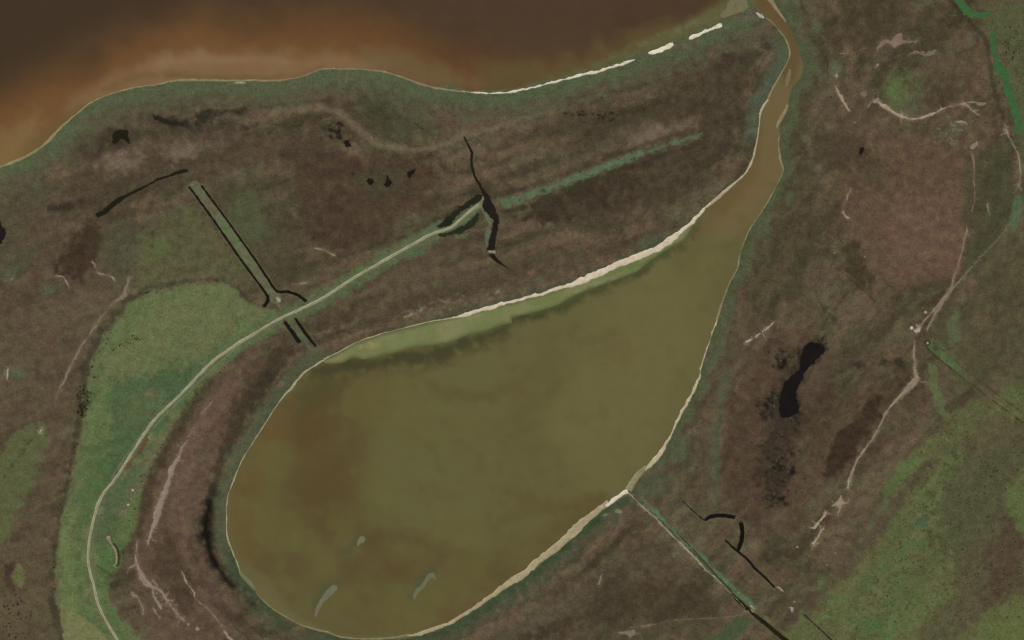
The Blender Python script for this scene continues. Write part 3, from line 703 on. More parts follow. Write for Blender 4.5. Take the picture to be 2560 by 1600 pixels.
BARS = [
    ("sand_bar", T(1, 3, [(740, 986), (768, 996), (774, 1020), (752, 1056), (706, 1100), (668, 1140), (634, 1168), (606, 1220), (584, 1270), (556, 1306), (552, 1270), (568, 1212), (594, 1152), (632, 1092), (676, 1032), (708, 996)]), (108, 106, 84), "long grey sandbar in the lagoon's south, tapering southward", "sandbar"),
    ("sand_bar", T(1, 3, [(1640, 880), (1672, 872), (1692, 896), (1708, 946), (1682, 932), (1656, 930), (1622, 966), (1590, 1022), (1552, 1060), (1522, 1092), (1506, 1132), (1488, 1128), (1492, 1070), (1512, 1032), (1556, 1000), (1590, 950), (1612, 905)]), (104, 104, 80), "crooked grey sandbar in the lagoon's south", "sandbar"),
    ("sand_bar", T(1, 3, [(992, 524), (1022, 540), (1032, 566), (1016, 588), (988, 600), (966, 632), (956, 622), (956, 580), (966, 545)]), (112, 112, 84), "small rounded pale sandbar in the lagoon", "sandbar"),
    ("sand_bar", T(3, 0, [(196, 648), (214, 660), (217, 755), (200, 800), (178, 822), (166, 780), (178, 705)]), (116, 104, 76), "slim sandbar in the river bend", "sandbar"),
    ("sand_bar", T(2, 0, [(2090, -60), (2230, -60), (2262, 20), (2330, 95), (2390, 150), (2340, 140), (2270, 95), (2215, 120), (2160, 118), (2110, 145), (2060, 150), (2000, 175), (1960, 150), (2020, 80), (2050, 20)]), (112, 106, 78), "pale sand flat between the lake and the river mouth", "sandbar"),
]
FLAT = T(2, 1, [(1835, 455), (1720, 560), (1650, 622), (1500, 745), (1240, 900), (1000, 985), (830, 1060), (640, 1140), (430, 1225), (200, 1290), (0, 1350)]) + T(1, 1, [(2330, 1365), (2120, 1420), (1950, 1465), (1800, 1504)]) + T(1, 2, [(1660, 18), (1500, 58), (1330, 98), (1180, 138), (1000, 198), (900, 242), (800, 297), (700, 347), (620, 388),
    (650, 408), (720, 414), (820, 402), (870, 372), (930, 350), (1000, 372), (1080, 364), (1200, 334), (1330, 304), (1450, 264), (1600, 244), (1800, 219), (1900, 184), (2000, 142), (2150, 112), (2300, 54), (2419, 28)]) + T(2, 1, [(0, 1490), (200, 1440), (420, 1372), (600, 1275), (800, 1195), (1000, 1125), (1180, 1050), (1290, 965), (1400, 890), (1540, 805), (1640, 745), (1690, 655), (1760, 560)])

# ================================================================== GROUND
def axis(a, b, step, far):
    core = np.arange(a, b + step, step)
    g = []
    x, s = 0.0, step
    while x < far:
        s *= 1.35
        x += s
        g.append(x)
    g = np.array(g)
    return np.concatenate([(core[0] - g)[::-1], core, core[-1] + g]).astype(np.float32)


G = Field(axis(-24, 2584, 2.25, 16000), axis(-24, 1624, 2.25, 16000), (87, 76, 57))
n5, n15, n40, n120 = G.n[5], G.n[15], G.n[40], G.n[120]
full = (slice(None), slice(None))
G.put(full, sstep((n40 - 0.1) / 1.2) * 0.55, (96, 78, 62))
G.put(full, sstep((-n40 - 0.1) / 1.2) * 0.65, (72, 71, 50))
G.put(full, sstep((n120 - 0.2) / 1.0) * 0.45, (68, 58, 43))
G.put(full, sstep((-n120 - 0.3) / 1.0) * 0.4, (90, 86, 64))
G.put(full, sstep((n15 - 0.3) / 1.3) * 0.25, (102, 88, 69))
G.put(full, sstep((-n15 - 0.3) / 1.3) * 0.3, (62, 54, 40))


def streak(ang, la, lb, sd):
    ca, sa = math.cos(R(ang)), math.sin(R(ang))
    u, v = G.X * ca + G.Y * sa, -G.X * sa + G.Y * ca
    return fbm(u * (lb / la), v, lb, 4, sd)


st1, st2 = streak(-18, 260, 30, 51), streak(-52, 300, 32, 57)
mixE = sstep((G.X - 1500 + 0.35 * (G.Y - 700)) / 300)
stk = st1 * (1 - mixE) + st2 * mixE
G.put(full, sstep((stk - 0.1) / 1.4) * 0.6, (105, 88, 69))
G.put(full, sstep((-stk - 0.1) / 1.4) * 0.65, (62, 56, 41))
st3 = streak(-25, 120, 18, 63)
G.put(full, sstep((st3 - 0.5) / 1.2) * 0.4, (90, 92, 66))
G.put(full, sstep((-st3 - 0.5) / 1.2) * 0.35, (74, 56, 45))
lake_p = smooth([p[:2] for p in LAKE], True, 12)
lag_p = smooth([p[:2] for p in LAGOON], True, 12)
sdL = sd_poly(G.X, G.Y, lake_p)
sdG = np.full(G.X.shape, 900.0, np.float32)
wG = G.win(lag_p, 260)
sdG[wG] = sd_poly(G.X[wG], G.Y[wG], lag_p)
X, Y = G.X, G.Y
ridge = np.sin(sdL / 11.0 + 1.1 * n40 + 1.5 * n120) ** 3 * (0.5 + 0.5 * sstep((n120 + .6) / 1.0)) * sstep((sdL - 45) / 40) * sstep((430 - sdL) / 150)
G.put(full, np.clip(ridge, 0, 1) * 0.5, (105, 88, 69))
G.put(full, np.clip(-ridge, 0, 1) * 0.55, (60, 54, 40))
ridge = np.sin(sdG / 8.5 + 1.1 * n40 + 1.5 * n120) ** 3 * (0.5 + 0.5 * sstep((n120 + .6) / 1.0)) * sstep((sdG - 22) / 20) * sstep((230 - sdG) / 120)
G.put(full, np.clip(ridge, 0, 1) * 0.5, (105, 88, 69))
G.put(full, np.clip(-ridge, 0, 1) * 0.55, (60, 54, 40))
vein = np.abs(fbm(X, Y, 75, 4, 71) + 0.25 * n15)
G.put(full, sstep((0.07 - vein) / 0.07) * 0.4 * sstep((n120 + .4) / .8), (58, 52, 38))
vein = np.abs(fbm(X, Y, 95, 4, 83) + 0.2 * n15)
G.put(full, sstep((0.05 - vein) / 0.05) * 0.4 * sstep((-n120 + .2) / .8), (112, 98, 78))
for sc, sd_, wd_, op_, col_ in ((38, 101, .055, .45, (54, 49, 36)), (26, 113, .05, .35, (60, 54, 40)), (44, 127, .045, .4, (112, 98, 78)), (60, 139, .03, .45, (80, 90, 62))):
    vein = np.abs(fbm(X, Y, sc, 4, sd_, .6) + .3 * stk)
    G.put(full, sstep((wd_ - vein) / wd_ * 1.3) * op_ * sstep((fbm(X, Y, 170, 2, sd_ + 5) + .1) / .5), col_)
G.put(full, sstep((n5 - 1.0) / .7) * 0.5 * sstep((n40 + .1) / .8), (56, 54, 38))

# ---- broad patches of cover (overview coordinates) ---------------------------------------------
# north peninsula
G.poly(O([(170, 330), (250, 290), (330, 270), (420, 270), (560, 300), (700, 300), (820, 350), (870, 400), (800, 420), (640, 390), (420, 430), (250, 500), (180, 430)]), (72, 60, 47), .55, 20, 12, 40)
G.poly(O([(700, 390), (800, 370), (930, 370), (1020, 400), (1040, 440), (960, 510), (880, 560), (780, 580), (720, 540)]), (70, 56, 43), .75, 20, 14, 40)
G.blob(*O([(900, 430)])[0], 52, 26, (66, 70, 50), .6)
G.poly(O([(840, 215), (930, 220), (1040, 260), (1080, 300), (1000, 340), (900, 345), (850, 300)]), (72, 74, 52), .7, 16, 16, 40)
G.blob(*O([(900, 285)])[0], 40, 48, (66, 60, 44), .6, ang=20)
G.blob(*O([(860, 240)])[0], 34, 16, (60, 60, 42), .5)
G.blob(*O([(1150, 290)])[0], 70, 26, (92, 74, 60), .5, ang=10)
G.blob(*O([(1060, 285)])[0], 40, 26, (92, 72, 60), .45)
G.line(O([(620, 285, 8), (650, 262, 14), (700, 254, 15), (770, 258, 15), (820, 280, 14), (870, 325, 14), (930, 350, 16), (1010, 352, 16), (1100, 322, 16), (1200, 292, 14), (1300, 262, 12)]), (106, 94, 74), .8, 7, 4)
G.line(O([(180, 350, 10), (230, 305, 16), (290, 290, 18), (360, 300, 14)]), (92, 84, 64), .5, 8, 4)
for x, y, rx, ry, o in ((285, 382, 44, 26, .8), (432, 358, 44, 24, .75), (510, 345, 30, 18, .3), (330, 345, 30, 14, .3), (1520, 318, 54, 26, .75), (1600, 300, 40, 16, .4), (1290, 300, 60, 18, .3)):
    G.blob(x * 1.058, y * 1.058, rx, ry, (106, 92, 76), min(1, o * 1.2), ang=-12)
G.blob(*O([(1290, 492)])[0], 52, 36, (58, 45, 35), .95, ang=-20)
G.blob(*O([(1405, 452)])[0], 82, 40, (57, 43, 34), .95, ang=-15)
G.line(O([(1340, 485, 8), (1370, 500, 10), (1440, 500, 10), (1520, 470, 10), (1600, 430, 8)]), (88, 80, 62), .45, 6, 5)
G.line(O([(1330, 470, 6), (1330, 440, 8), (1380, 415, 6), (1480, 400, 6)]), (84, 76, 58), .4, 5, 5)
# dark belt of the inner peninsula
G.poly(O([(1220, 330), (1330, 270), (1500, 240), (1640, 160), (1740, 120), (1770, 200), (1740, 330), (1700, 390), (1640, 440), (1560, 480), (1450, 530), (1330, 540), (1240, 540), (1300, 450), (1500, 370), (1650, 300), (1500, 300), (1330, 340)]), (64, 56, 42), .65, 22, 16, 40)
G.line(O([(1200, 268, 14), (1330, 240, 14), (1460, 216, 16), (1560, 195, 14), (1680, 150, 12)]), (90, 78, 62), .55, 8, 5)
G.line(O([(1310, 236, 4), (1400, 222, 8), (1500, 205, 10), (1600, 175, 6)]), (60, 50, 36), .7, 5, 4)
G.line(O([(1200, 456, 12), (1300, 425, 14), (1420, 378, 14), (1560, 330, 12), (1650, 300, 8)]), (62, 54, 41), .7, 6, 4)
G.line(O([(1200, 500, 10), (1260, 485, 14), (1340, 455, 14), (1450, 410, 12), (1560, 372, 10), (1650, 340, 8)]), (60, 53, 40), .75, 5, 4)
G.line(O([(1195, 480, 22), (1250, 462, 20), (1330, 432, 17), (1420, 397, 17), (1520, 362, 16), (1600, 335, 14), (1660, 315, 8)]), (80, 102, 74), 1, 4, 5, spk=(15, -2.0, -.4))
G.line(O([(1180, 500, 5), (1250, 484, 6), (1330, 455, 6), (1440, 412, 6)]), (58, 58, 42), .6, 4, 3)
G.poly(O([(980, 600), (1080, 560), (1160, 610), (1300, 590), (1400, 560), (1500, 560), (1560, 540), (1500, 590), (1330, 655), (1200, 690), (1050, 730), (920, 760), (850, 770), (880, 690)]), (84, 72, 56), .45, 18, 14, 40)
G.line(O([(1370, 270, 12), (1440, 268, 10), (1480, 270, 6)]), (34, 36, 28), .8, 5, 5, 5, spk=(5, .1, .8))
for _ in range(46):
    x, y = rnd.uniform(1330, 1480) * 1.058, rnd.gauss(271, 5) * 1.058
    G.blob(x, y, rnd.uniform(1.6, 4), rnd.uniform(1.4, 2.6), (28, 30, 22), .75, 2, 1)
# north shore marsh: wet dark hollows
G.poly(T(0, 0, [(1830, 1070), (1900, 1050), (2050, 1030), (2200, 1015), (2310, 1020), (2310, 1085), (2200, 1080), (2050, 1110), (1950, 1150), (1850, 1150)]), (42, 40, 32), .85, 9, 8, 15)
G.poly(T(0, 0, [(1650, 1200), (1900, 1150), (2100, 1180), (2380, 1140), (2300, 1230), (2100, 1260), (1900, 1230)]), (56, 54, 42), .6, 12, 10, 15)
G.line(T(0, 0, [(1340, 1060, 16), (1420, 1080, 20), (1520, 1120, 40), (1650, 1160, 46), (1760, 1170, 50)]), (46, 44, 34), .7, 7, 5)
G.line(T(0, 0, [(1840, 1165, 14), (1900, 1190, 12), (2000, 1255, 10)]), (36, 32, 26), .75, 3, 3)
G.line(T(0, 0, [(2040, 1115, 20), (2150, 1105, 18), (2270, 1110, 12)]), (84, 86, 68), .7, 3, 2)
G.poly(T(1, 0, [(230, 975), (380, 930), (500, 935), (440, 985), (300, 1000), (180, 1010), (0, 1015), (0, 990)]), (54, 56, 40), .75, 8, 6)
G.poly(T(0, 0, [(1050, 1220), (1150, 1200), (1240, 1240), (1260, 1330), (1100, 1380), (1030, 1340)]), (48, 42, 30), .5, 10, 8)
G.poly(T(0, 0, [(680, 1330), (900, 1240), (1020, 1250), (1000, 1400), (780, 1480)]), (60, 54, 41), .6, 14, 10)
for _ in range(40):
    x, y = T(1, 0, [(rnd.gauss(760, 30), rnd.uniform(1150, 1320))])[0]
    G.blob(x, y, rnd.uniform(1.5, 4.5), rnd.uniform(1.5, 4), (34, 32, 26), .7, 2.5, 1.5)
for _ in range(30):
    x, y = T(1, 0, [(rnd.uniform(600, 820), rnd.uniform(1110, 1330))])[0]
    G.blob(x, y, rnd.uniform(1, 2.6), rnd.uniform(1, 2.6), (42, 38, 32), .6, 2, 1)
G.line(T(1, 0, [(330, 1195, 6), (420, 1180, 8), (480, 1158, 5), (540, 1140, 4)]), (50, 44, 36), .6, 2.5, 2)
G.line(T(1, 0, [(612, 1312, 4), (635, 1285, 9), (660, 1270, 10)]), (34, 28, 22), .8, 2, 1)
G.line(T(1, 0, [(1515, 1175, 8), (1540, 1205, 10), (1580, 1222, 4)]), (40, 34, 26), .8, 2, 1)
for x, y, r in ((915, 130, 8), (1155, 135, 9), (1168, 175, 8), (1205, 105, 7), (1090, 110, 7), (1465, 225, 8), (960, 375, 7), (1600, 130, 7), (1875, 40, 10), (545, 740, 9), (940, 735, 9), (790, 725, 9)):
    p = T(1, 1, [(x, y)])[0]
    G.blob(p[0], p[1], r * .3, r * .3, (34, 30, 22), .75, 1.8, .8)
# west
G.poly(O([(0, 430), (90, 400), (240, 560), (330, 640), (300, 700), (220, 800), (180, 900), (140, 1000), (150, 1180), (110, 1330), (0, 1400)]), (90, 76, 60), .45, 30, 20, 40)
G.poly(O([(0, 430), (60, 410), (120, 420), (80, 520), (0, 600)]), (74, 72, 52), .6, 20, 14, 40)
G.blob(*O([(95, 455)])[0], 18, 16, (74, 86, 64), .6)
G.poly(O([(0, 660), (0, 620), (60, 590), (110, 560), (70, 620), (30, 670)]), (72, 84, 60), .45, 14, 8)
G.poly(O([(200, 530), (240, 540), (240, 600), (200, 650), (150, 650), (130, 620)]), (60, 47, 36), .85, 14, 10)
G.line(T(0, 1, [(460, 465, 30), (600, 450, 50), (750, 415, 34), (830, 385, 16)]), (52, 45, 34), .75, 8, 5)
G.poly(O([(240, 560), (310, 510), (340, 560), (310, 640), (300, 690), (240, 640)]), (74, 74, 54), .6, 16, 10)
G.poly(O([(320, 600), (350, 540), (410, 500), (450, 470), (520, 560), (600, 650), (560, 660), (480, 662), (330, 690)]), (86, 86, 58), .75, 16, 12, 15)
G.poly(O([(330, 595), (380, 560), (400, 580), (360, 620), (330, 630)]), (84, 98, 60), .6, 10, 8)
for _ in range(26):
    x, y = rnd.uniform(320, 600) * 1.058, rnd.uniform(490, 665) * 1.058
    G.blob(x, y, rnd.uniform(2, 4), rnd.uniform(2, 4), (54, 54, 40), .55, 2.5, 1.5)
G.poly(O([(545, 480), (590, 440), (615, 470), (635, 520), (620, 570), (570, 560), (540, 520)]), (78, 98, 62), .75, 12, 12, 15)
G.poly(O([(480, 450), (560, 410), (680, 440), (720, 600), (700, 680), (640, 690), (560, 590)]), (72, 68, 50), .5, 16, 12, 40)
G.line(O([(450, 440, 14), (560, 400, 12), (660, 400, 16), (700, 440, 14)]), (92, 76, 62), .4, 8, 5)
G.poly(O([(620, 700), (700, 690), (760, 720), (700, 740), (640, 740)]), (74, 68, 50), .6, 8, 6)
G.blob(*O([(118, 685)])[0], 20, 16, (80, 88, 64), .7)
G.blob(*O([(42, 882)])[0], 22, 14, (72, 96, 68), .7)
G.poly(O([(0, 1085), (40, 1020), (90, 1000), (118, 1030), (92, 1110), (52, 1180), (22, 1258), (0, 1290), (-60, 1290), (-60, 1085)]), (86, 94, 60), .85, 8, 8, 15)
G.line(O([(-10, 1180, 5), (20, 1110, 6), (60, 1060, 6), (90, 1010, 4)]), (54, 48, 36), .5, 3, 3, spk=(5, -.4, .6))
G.poly(O([(-20, 1330), (60, 1300), (110, 1340), (130, 1430), (140, 1530), (-20, 1530)]), (88, 78, 57), .7, 16, 12)
G.poly(T(0, 3, [(40, 800), (150, 770), (160, 830), (120, 920), (160, 1020), (230, 1040), (100, 1060), (50, 960)]), (66, 50, 40), .8, 4, 3)
G.poly(T(0, 3, [(165, 790), (250, 880), (230, 970), (190, 1025), (130, 990), (115, 920)]), (98, 100, 64), .85, 4, 3)
# dark edge of the meadow, then the meadow
G.line(O([(640, 760, 10), (540, 672, 8), (480, 660, 10), (400, 672, 12), (320, 700, 14), (262, 760, 22), (222, 820, 26), (200, 890, 22), (190, 980, 20), (170, 1080, 12), (155, 1170, 12), (138, 1250, 14), (126, 1350, 12), (128, 1440, 14), (150, 1530, 14)]), (60, 58, 44), .7, 6, 5)
MEADOW = O([(330, 702), (400, 682), (480, 668), (540, 672), (582, 712), (650, 737), (680, 745), (664, 765), (560, 832), (484, 912), (432, 982), (382, 1062), (342, 1132), (322, 1182), (312, 1242), (282, 1282), (272, 1312), (252, 1382), (274, 1442), (330, 1512), (380, 1600),
    (190, 1600), (165, 1530), (150, 1470), (132, 1400), (136, 1300), (150, 1205), (166, 1150), (182, 1062), (196, 1000), (206, 902), (226, 832), (270, 762)])
G.poly(MEADOW, (90, 103, 67), 1, 6, 5, 15)
G.poly(MEADOW, (84, 108, 64), .6, 8, 14, 40, spk=(40, -.2, .9))
G.poly(MEADOW, (104, 107, 72), .45, 8, 12, 40, spk=(40, .1, 1.1), sgn=-1)
G.poly(MEADOW, (102, 104, 70), .4, 8, 6, 15, spk=(15, .2, 1.3))
G.poly(MEADOW, (70, 88, 54), .5, 8, 6, 15, spk=(15, .3, 1.4), sgn=-1)
stm = streak(-62, 150, 13, 77)
w = G.win(MEADOW, 30)
mm = sstep(0.5 - (sd_poly(X[w], Y[w], smooth(MEADOW, True, 18)) + 4) / 12)
G.put(w, mm * sstep((stm[w] - .2) / 1.4) * .55, (70, 92, 58))
G.put(w, mm * sstep((-stm[w] - .2) / 1.4) * .45, (102, 110, 74))
G.put(w, mm * sstep((-stm[w] - .9) / 1.0) * .5, (110, 98, 72))
G.poly(O([(330, 720), (420, 690), (520, 680), (560, 740), (520, 820), (380, 850), (280, 880), (250, 850)]), (104, 106, 70), .4, 24, 14, 40)
G.poly(O([(262, 920), (330, 890), (440, 872), (520, 830), (470, 905), (420, 962), (340, 1062), (280, 1140), (240, 1185), (226, 1160), (262, 1010)]), (64, 92, 60), .9, 12, 9, 15)
G.poly(O([(300, 930), (380, 925), (380, 960), (330, 1000), (290, 1000)]), (84, 98, 64), .6, 12, 8)
G.line(T(0, 2, [(1330, 705, 24), (1400, 700, 34), (1460, 712, 20)]), (110, 98, 72), .8, 3, 3)
G.line(T(0, 2, [(1110, 690, 14), (1220, 690, 14)]), (92, 104, 72), .7, 3, 2)
G.poly(O([(200, 1100), (260, 1040), (250, 1120), (225, 1190), (205, 1260), (200, 1400), (230, 1500), (205, 1500), (185, 1400), (180, 1260)]), (72, 98, 60), .75, 10, 9)
G.poly(O([(250, 1170), (330, 1100), (310, 1200), (300, 1260), (265, 1300), (235, 1300), (225, 1260)]), (72, 92, 62), .85, 8, 7)
G.poly(O([(240, 1310), (270, 1290), (290, 1330), (270, 1360), (245, 1400), (300, 1500), (340, 1580), (260, 1500), (235, 1420)]), (68, 102, 60), .9, 6, 6)
G.poly(O([(310, 1180), (335, 1160), (330, 1230), (300, 1285), (275, 1280)]), (84, 106, 62), .7, 6, 6)
G.poly(O([(144, 1428), (168, 1438), (232, 1488), (270, 1540), (165, 1540)]), (113, 113, 74), .95, 3, 2)
G.line(O([(150, 1250, 24), (160, 1350, 26), (172, 1440, 24)]), (96, 116, 68), .6, 6, 5)
G.line(O([(420, 985, 14), (360, 1080, 18), (320, 1150, 18), (290, 1210, 14)]), (104, 96, 72), .55, 6, 5)
G.line(T(0, 2, [(1430, 1080, 24), (1390, 1130, 26), (1330, 1230, 22), (1250, 1330, 20), (1160, 1460, 26)]), (104, 66, 52), .75, 2.5, 2)
G.line(T(0, 2, [(1437, 1072, 20), (1415, 1108, 30)]), (136, 118, 98), .9, 2.5, 1.5)
G.line(T(0, 3, [(940, 390, 12), (895, 560, 14), (885, 760, 12), (930, 930, 14), (965, 1120, 16), (1020, 1280, 18), (1130, 1450, 16)]), (98, 94, 68), .7, 3, 2)
G.line(T(0, 3, [(1080, 300, 16), (1120, 285, 40), (1160, 330, 20)]), (108, 100, 76), .8, 4, 3)
G.line(T(0, 2, [(1060, 280, 20), (1150, 240, 40), (1250, 190, 60), (1320, 160, 30)]), (64, 62, 42), .6, 4, 7, 5, spk=(5, -.3, .7))
G.poly(T(0, 2, [(722, 720), (790, 640), (860, 690), (830, 800), (810, 900), (760, 920), (745, 820)]), (52, 48, 32), .75, 3, 6, 5)
G.poly(T(0, 2, [(770, 700), (800, 720), (790, 780), (760, 800)]), (86, 92, 70), .8, 3, 2)
# lagoon west terrace: pinkish soil and dark hollow
G.poly(O([(560, 850), (620, 860), (560, 960), (520, 1060), (490, 1180), (500, 1300), (560, 1420), (520, 1512), (400, 1560), (340, 1480), (320, 1330), (340, 1180), (400, 1080), (470, 960)]), (92, 74, 60), .7, 12, 10, 40)
G.line(O([(620, 850, 20), (540, 920, 30), (480, 1000, 36), (445, 1090, 38), (425, 1190, 34), (430, 1270, 26), (470, 1360, 22), (520, 1430, 20)]), (102, 82, 69), .75, 10, 6)
G.line(O([(500, 900, 20), (440, 980, 24), (390, 1070, 24), (350, 1170, 22), (330, 1260, 20)]), (66, 55, 43), .7, 8, 5)
G.line(O([(650, 870, 24), (590, 950, 34), (545, 1040, 32), (515, 1120, 24), (490, 1200, 20), (470, 1260, 14)]), (60, 52, 39), .75, 9, 6)
G.line(O([(450, 1280, 16), (480, 1370, 20), (540, 1450, 20), (620, 1500, 18)]), (64, 55, 42), .6, 8, 5)
G.poly(O([(360, 1320), (400, 1260), (440, 1330), (470, 1420), (430, 1450), (390, 1390)]), (68, 56, 42), .6, 14, 8)
G.poly(O([(590, 860), (680, 830), (640, 920), (580, 1000), (545, 1080), (520, 1090), (545, 980)]), (66, 57, 43), .6, 12, 10)
G.line(T(0, 3, [(2200, 940, 20), (2240, 985, 34), (2300, 1040, 22), (2400, 1160, 18)]), (92, 82, 66), .7, 5, 4)
G.line(O([(700, 820, 20), (640, 890, 26), (590, 970, 20)]), (56, 50, 38), .45, 8, 8)
# south of the lagoon
G.poly(O([(1100, 1512), (1250, 1450), (1400, 1330), (1480, 1260), (1580, 1300), (1700, 1430), (1760, 1490), (1600, 1512), (1300, 1560)]), (74, 66, 50), .45, 20, 16, 40)
G.poly(O([(1400, 1420), (1520, 1360), (1640, 1390), (1700, 1440), (1560, 1460), (1420, 1470)]), (62, 54, 39), .6, 20, 14, 40)
for a, b, c in (((1280, 1450, 10), (1380, 1400, 12), (1460, 1370, 8)), ((1330, 1400, 8), (1430, 1340, 12), (1540, 1300, 8)), ((1180, 1512, 8), (1270, 1470, 10), (1360, 1430, 8))):
    G.line(O([a, b, c]), (88, 80, 64), .5, 8, 6)
for a, b, c in (((1400, 1400, 10), (1470, 1360, 16), (1520, 1340, 8)), ((1240, 1512, 20), (1310, 1480, 24), (1370, 1462, 10)), ((1380, 1350, 16), (1430, 1310, 20), (1470, 1270, 10))):
    G.line(O([a, b, c]), (58, 52, 38), .55, 8, 6)
G.poly(O([(1640, 1540), (1760, 1450), (1780, 1460), (1745, 1512), (1740, 1560)]), (60, 84, 54), .8, 6, 4)
G.line(O([(1490, 1520, 20), (1560, 1490, 20), (1700, 1470, 10)]), (76, 74, 50), .5, 10, 8)
G.line(T(2, 3, [(1220, 160, 30), (1340, 290, 40), (1450, 400, 34), (1600, 560, 32), (1750, 690, 38), (1900, 850, 46), (2020, 970, 60), (2130, 1060, 46), (2300, 1210, 24)]), (72, 108, 74), .95, 4, 3, spk=(5, -2.4, -.8))
G.line(T(2, 3, [(1330, 320, 12), (1450, 430, 12), (1640, 620, 13), (1800, 770, 16), (1950, 930, 18), (2080, 1060, 20)]), (44, 62, 40), .75, 2.5, 2)
G.line(T(2, 3, [(2290, 1290, 16), (2400, 1300, 20)]) + T(3, 3, [(60, 1370, 18), (160, 1450, 20), (300, 1560, 18)]), (104, 104, 68), .7, 4, 3)
G.line(T(2, 3, [(1860, 60, 16), (1900, 180, 18), (1950, 280, 12)]), (74, 84, 62), .5, 5, 4)
# east plain
G.poly(O([(1990, 420), (2090, 330), (2230, 340), (2300, 420), (2290, 560), (2260, 640), (2180, 670), (2060, 650), (2000, 560)]), (96, 76, 60), .7, 16, 12, 40)
G.poly(O([(2100, 480), (2260, 470), (2270, 620), (2150, 640), (2090, 560)]), (102, 80, 65), .65, 18, 14, 40)
G.poly(O([(1860, 420), (1930, 400), (1960, 520), (1940, 650), (1850, 720), (1790, 760), (1760, 700), (1800, 560)]), (70, 66, 46), .5, 18, 14, 40)
G.blob(*O([(2060, 400)])[0], 40, 50, (70, 64, 46), .5)
G.poly(O([(1940, 300), (2040, 330), (2060, 370), (2000, 400), (1920, 390)]), (68, 57, 44), .6, 14, 12)
G.poly(O([(1930, 240), (2010, 200), (2100, 330), (2030, 330), (1960, 300)]), (90, 74, 60), .5, 18, 12, 40)
G.blob(*O([(2135, 205)])[0], 50, 56, (80, 96, 58), .75, 14, 14, spk=(15, -1.2, .6))
G.blob(*O([(2110, 215)])[0], 20, 32, (80, 106, 62), .6)
G.blob(*O([(2150, 260)])[0], 24, 18, (74, 92, 62), .5)
G.blob(*O([(2065, 160)])[0], 28, 40, (66, 64, 44), .5)
G.blob(*O([(1925, 65)])[0], 12, 20, (74, 92, 62), .6)
G.blob(*O([(1972, 160)])[0], 14, 12, (86, 100, 74), .7)
G.poly(O([(1990, 0), (2100, 0), (2200, 40), (2200, 90), (2080, 110), (1980, 90)]), (70, 62, 45), .55, 20, 14, 40)
G.poly(O([(1880, 240), (1920, 220), (1900, 330), (1860, 400), (1850, 330)]), (66, 62, 40), .6, 12, 9)
for _ in range(70):
    x, y = T(3, 0, [(rnd.gauss(1720, 55), rnd.gauss(1255, 45))])[0]
    G.blob(x, y, rnd.uniform(1.2, 3.4), rnd.uniform(1, 2.6), (112, 108, 86), .7, 2, 1.4)
G.line(T(3, 0, [(985, 1395, 6), (1020, 1400, 10), (1040, 1440, 8), (1045, 1510, 5)]), (52, 44, 32), .7, 2, 1.5)
G.poly(O([(1730, 900), (1800, 830), (1900, 780), (1960, 850), (1960, 940), (1900, 1010), (1880, 1120), (1830, 1240), (1760, 1250), (1710, 1130)]), (74, 58, 46), .65, 16, 12, 40)
G.poly(O([(1900, 1080), (2000, 950), (2090, 930), (2080, 1000), (2010, 1090), (1930, 1190), (1860, 1270), (1840, 1230)]), (80, 64, 49), .5, 14, 10, 40)
G.poly(O([(2010, 990), (2070, 930), (2085, 940), (2060, 1010), (2000, 1090), (1950, 1130), (1960, 1060)]), (56, 45, 34), .9, 9, 7)
G.poly(O([(1900, 870), (1960, 830), (1985, 850), (1930, 930), (1905, 970), (1890, 920)]), (88, 76, 60), .5, 10, 7)
for x, y, rx, ry in ((850, 410, 60, 34), (1090, 405, 56, 34), (1240, 400, 70, 40)):
    p = T(3, 2, [(x, y)])[0]
    G.blob(p[0], p[1], rx * .26, ry * .26, (50, 44, 34), .75, 6, 4)
G.poly(T(3, 2, [(60, 300), (200, 260), (320, 270), (300, 480), (180, 540), (80, 480)]), (54, 54, 42), .7, 6, 10, 15, spk=(15, -.8, .7))
G.poly(T(3, 2, [(90, 560), (300, 470), (560, 230), (480, 170), (360, 190), (290, 280), (260, 450), (120, 600), (60, 800), (80, 960), (300, 960), (340, 850)]), (52, 47, 38), .7, 8, 6, 15)
G.poly(T(3, 2, [(-40, 700), (60, 720), (110, 940), (340, 960), (330, 860), (300, 1050), (150, 1100), (0, 1060), (-80, 900)]), (50, 46, 37), .6, 9, 12, 15, spk=(15, -1.0, .6))
G.poly(T(3, 2, [(-60, 1150), (100, 1120), (220, 1200), (100, 1280), (210, 1450), (60, 1512), (-80, 1512)]), (52, 48, 36), .7, 8, 12, 5, spk=(15, -.8, .7))
G.poly(T(3, 3, [(-60, -60), (220, -60), (130, 120), (30, 300), (-30, 260)]), (50, 42, 33), .6, 14, 12, 15)
G.poly(T(3, 3, [(0, 620), (160, 600), (200, 680), (100, 820), (0, 860)]), (56, 52, 38), .6, 12, 8)
G.poly([(1915, 985), (1975, 1030), (2000, 1060), (1985, 1120), (1975, 1200), (1950, 1275), (1925, 1260), (1910, 1180), (1925, 1110), (1905, 1040)], (58, 48, 39), .55, 14, 12, 15)
G.poly([p for p in PONDS[10][0]], (34, 29, 25), .9, 13, 8, 15)
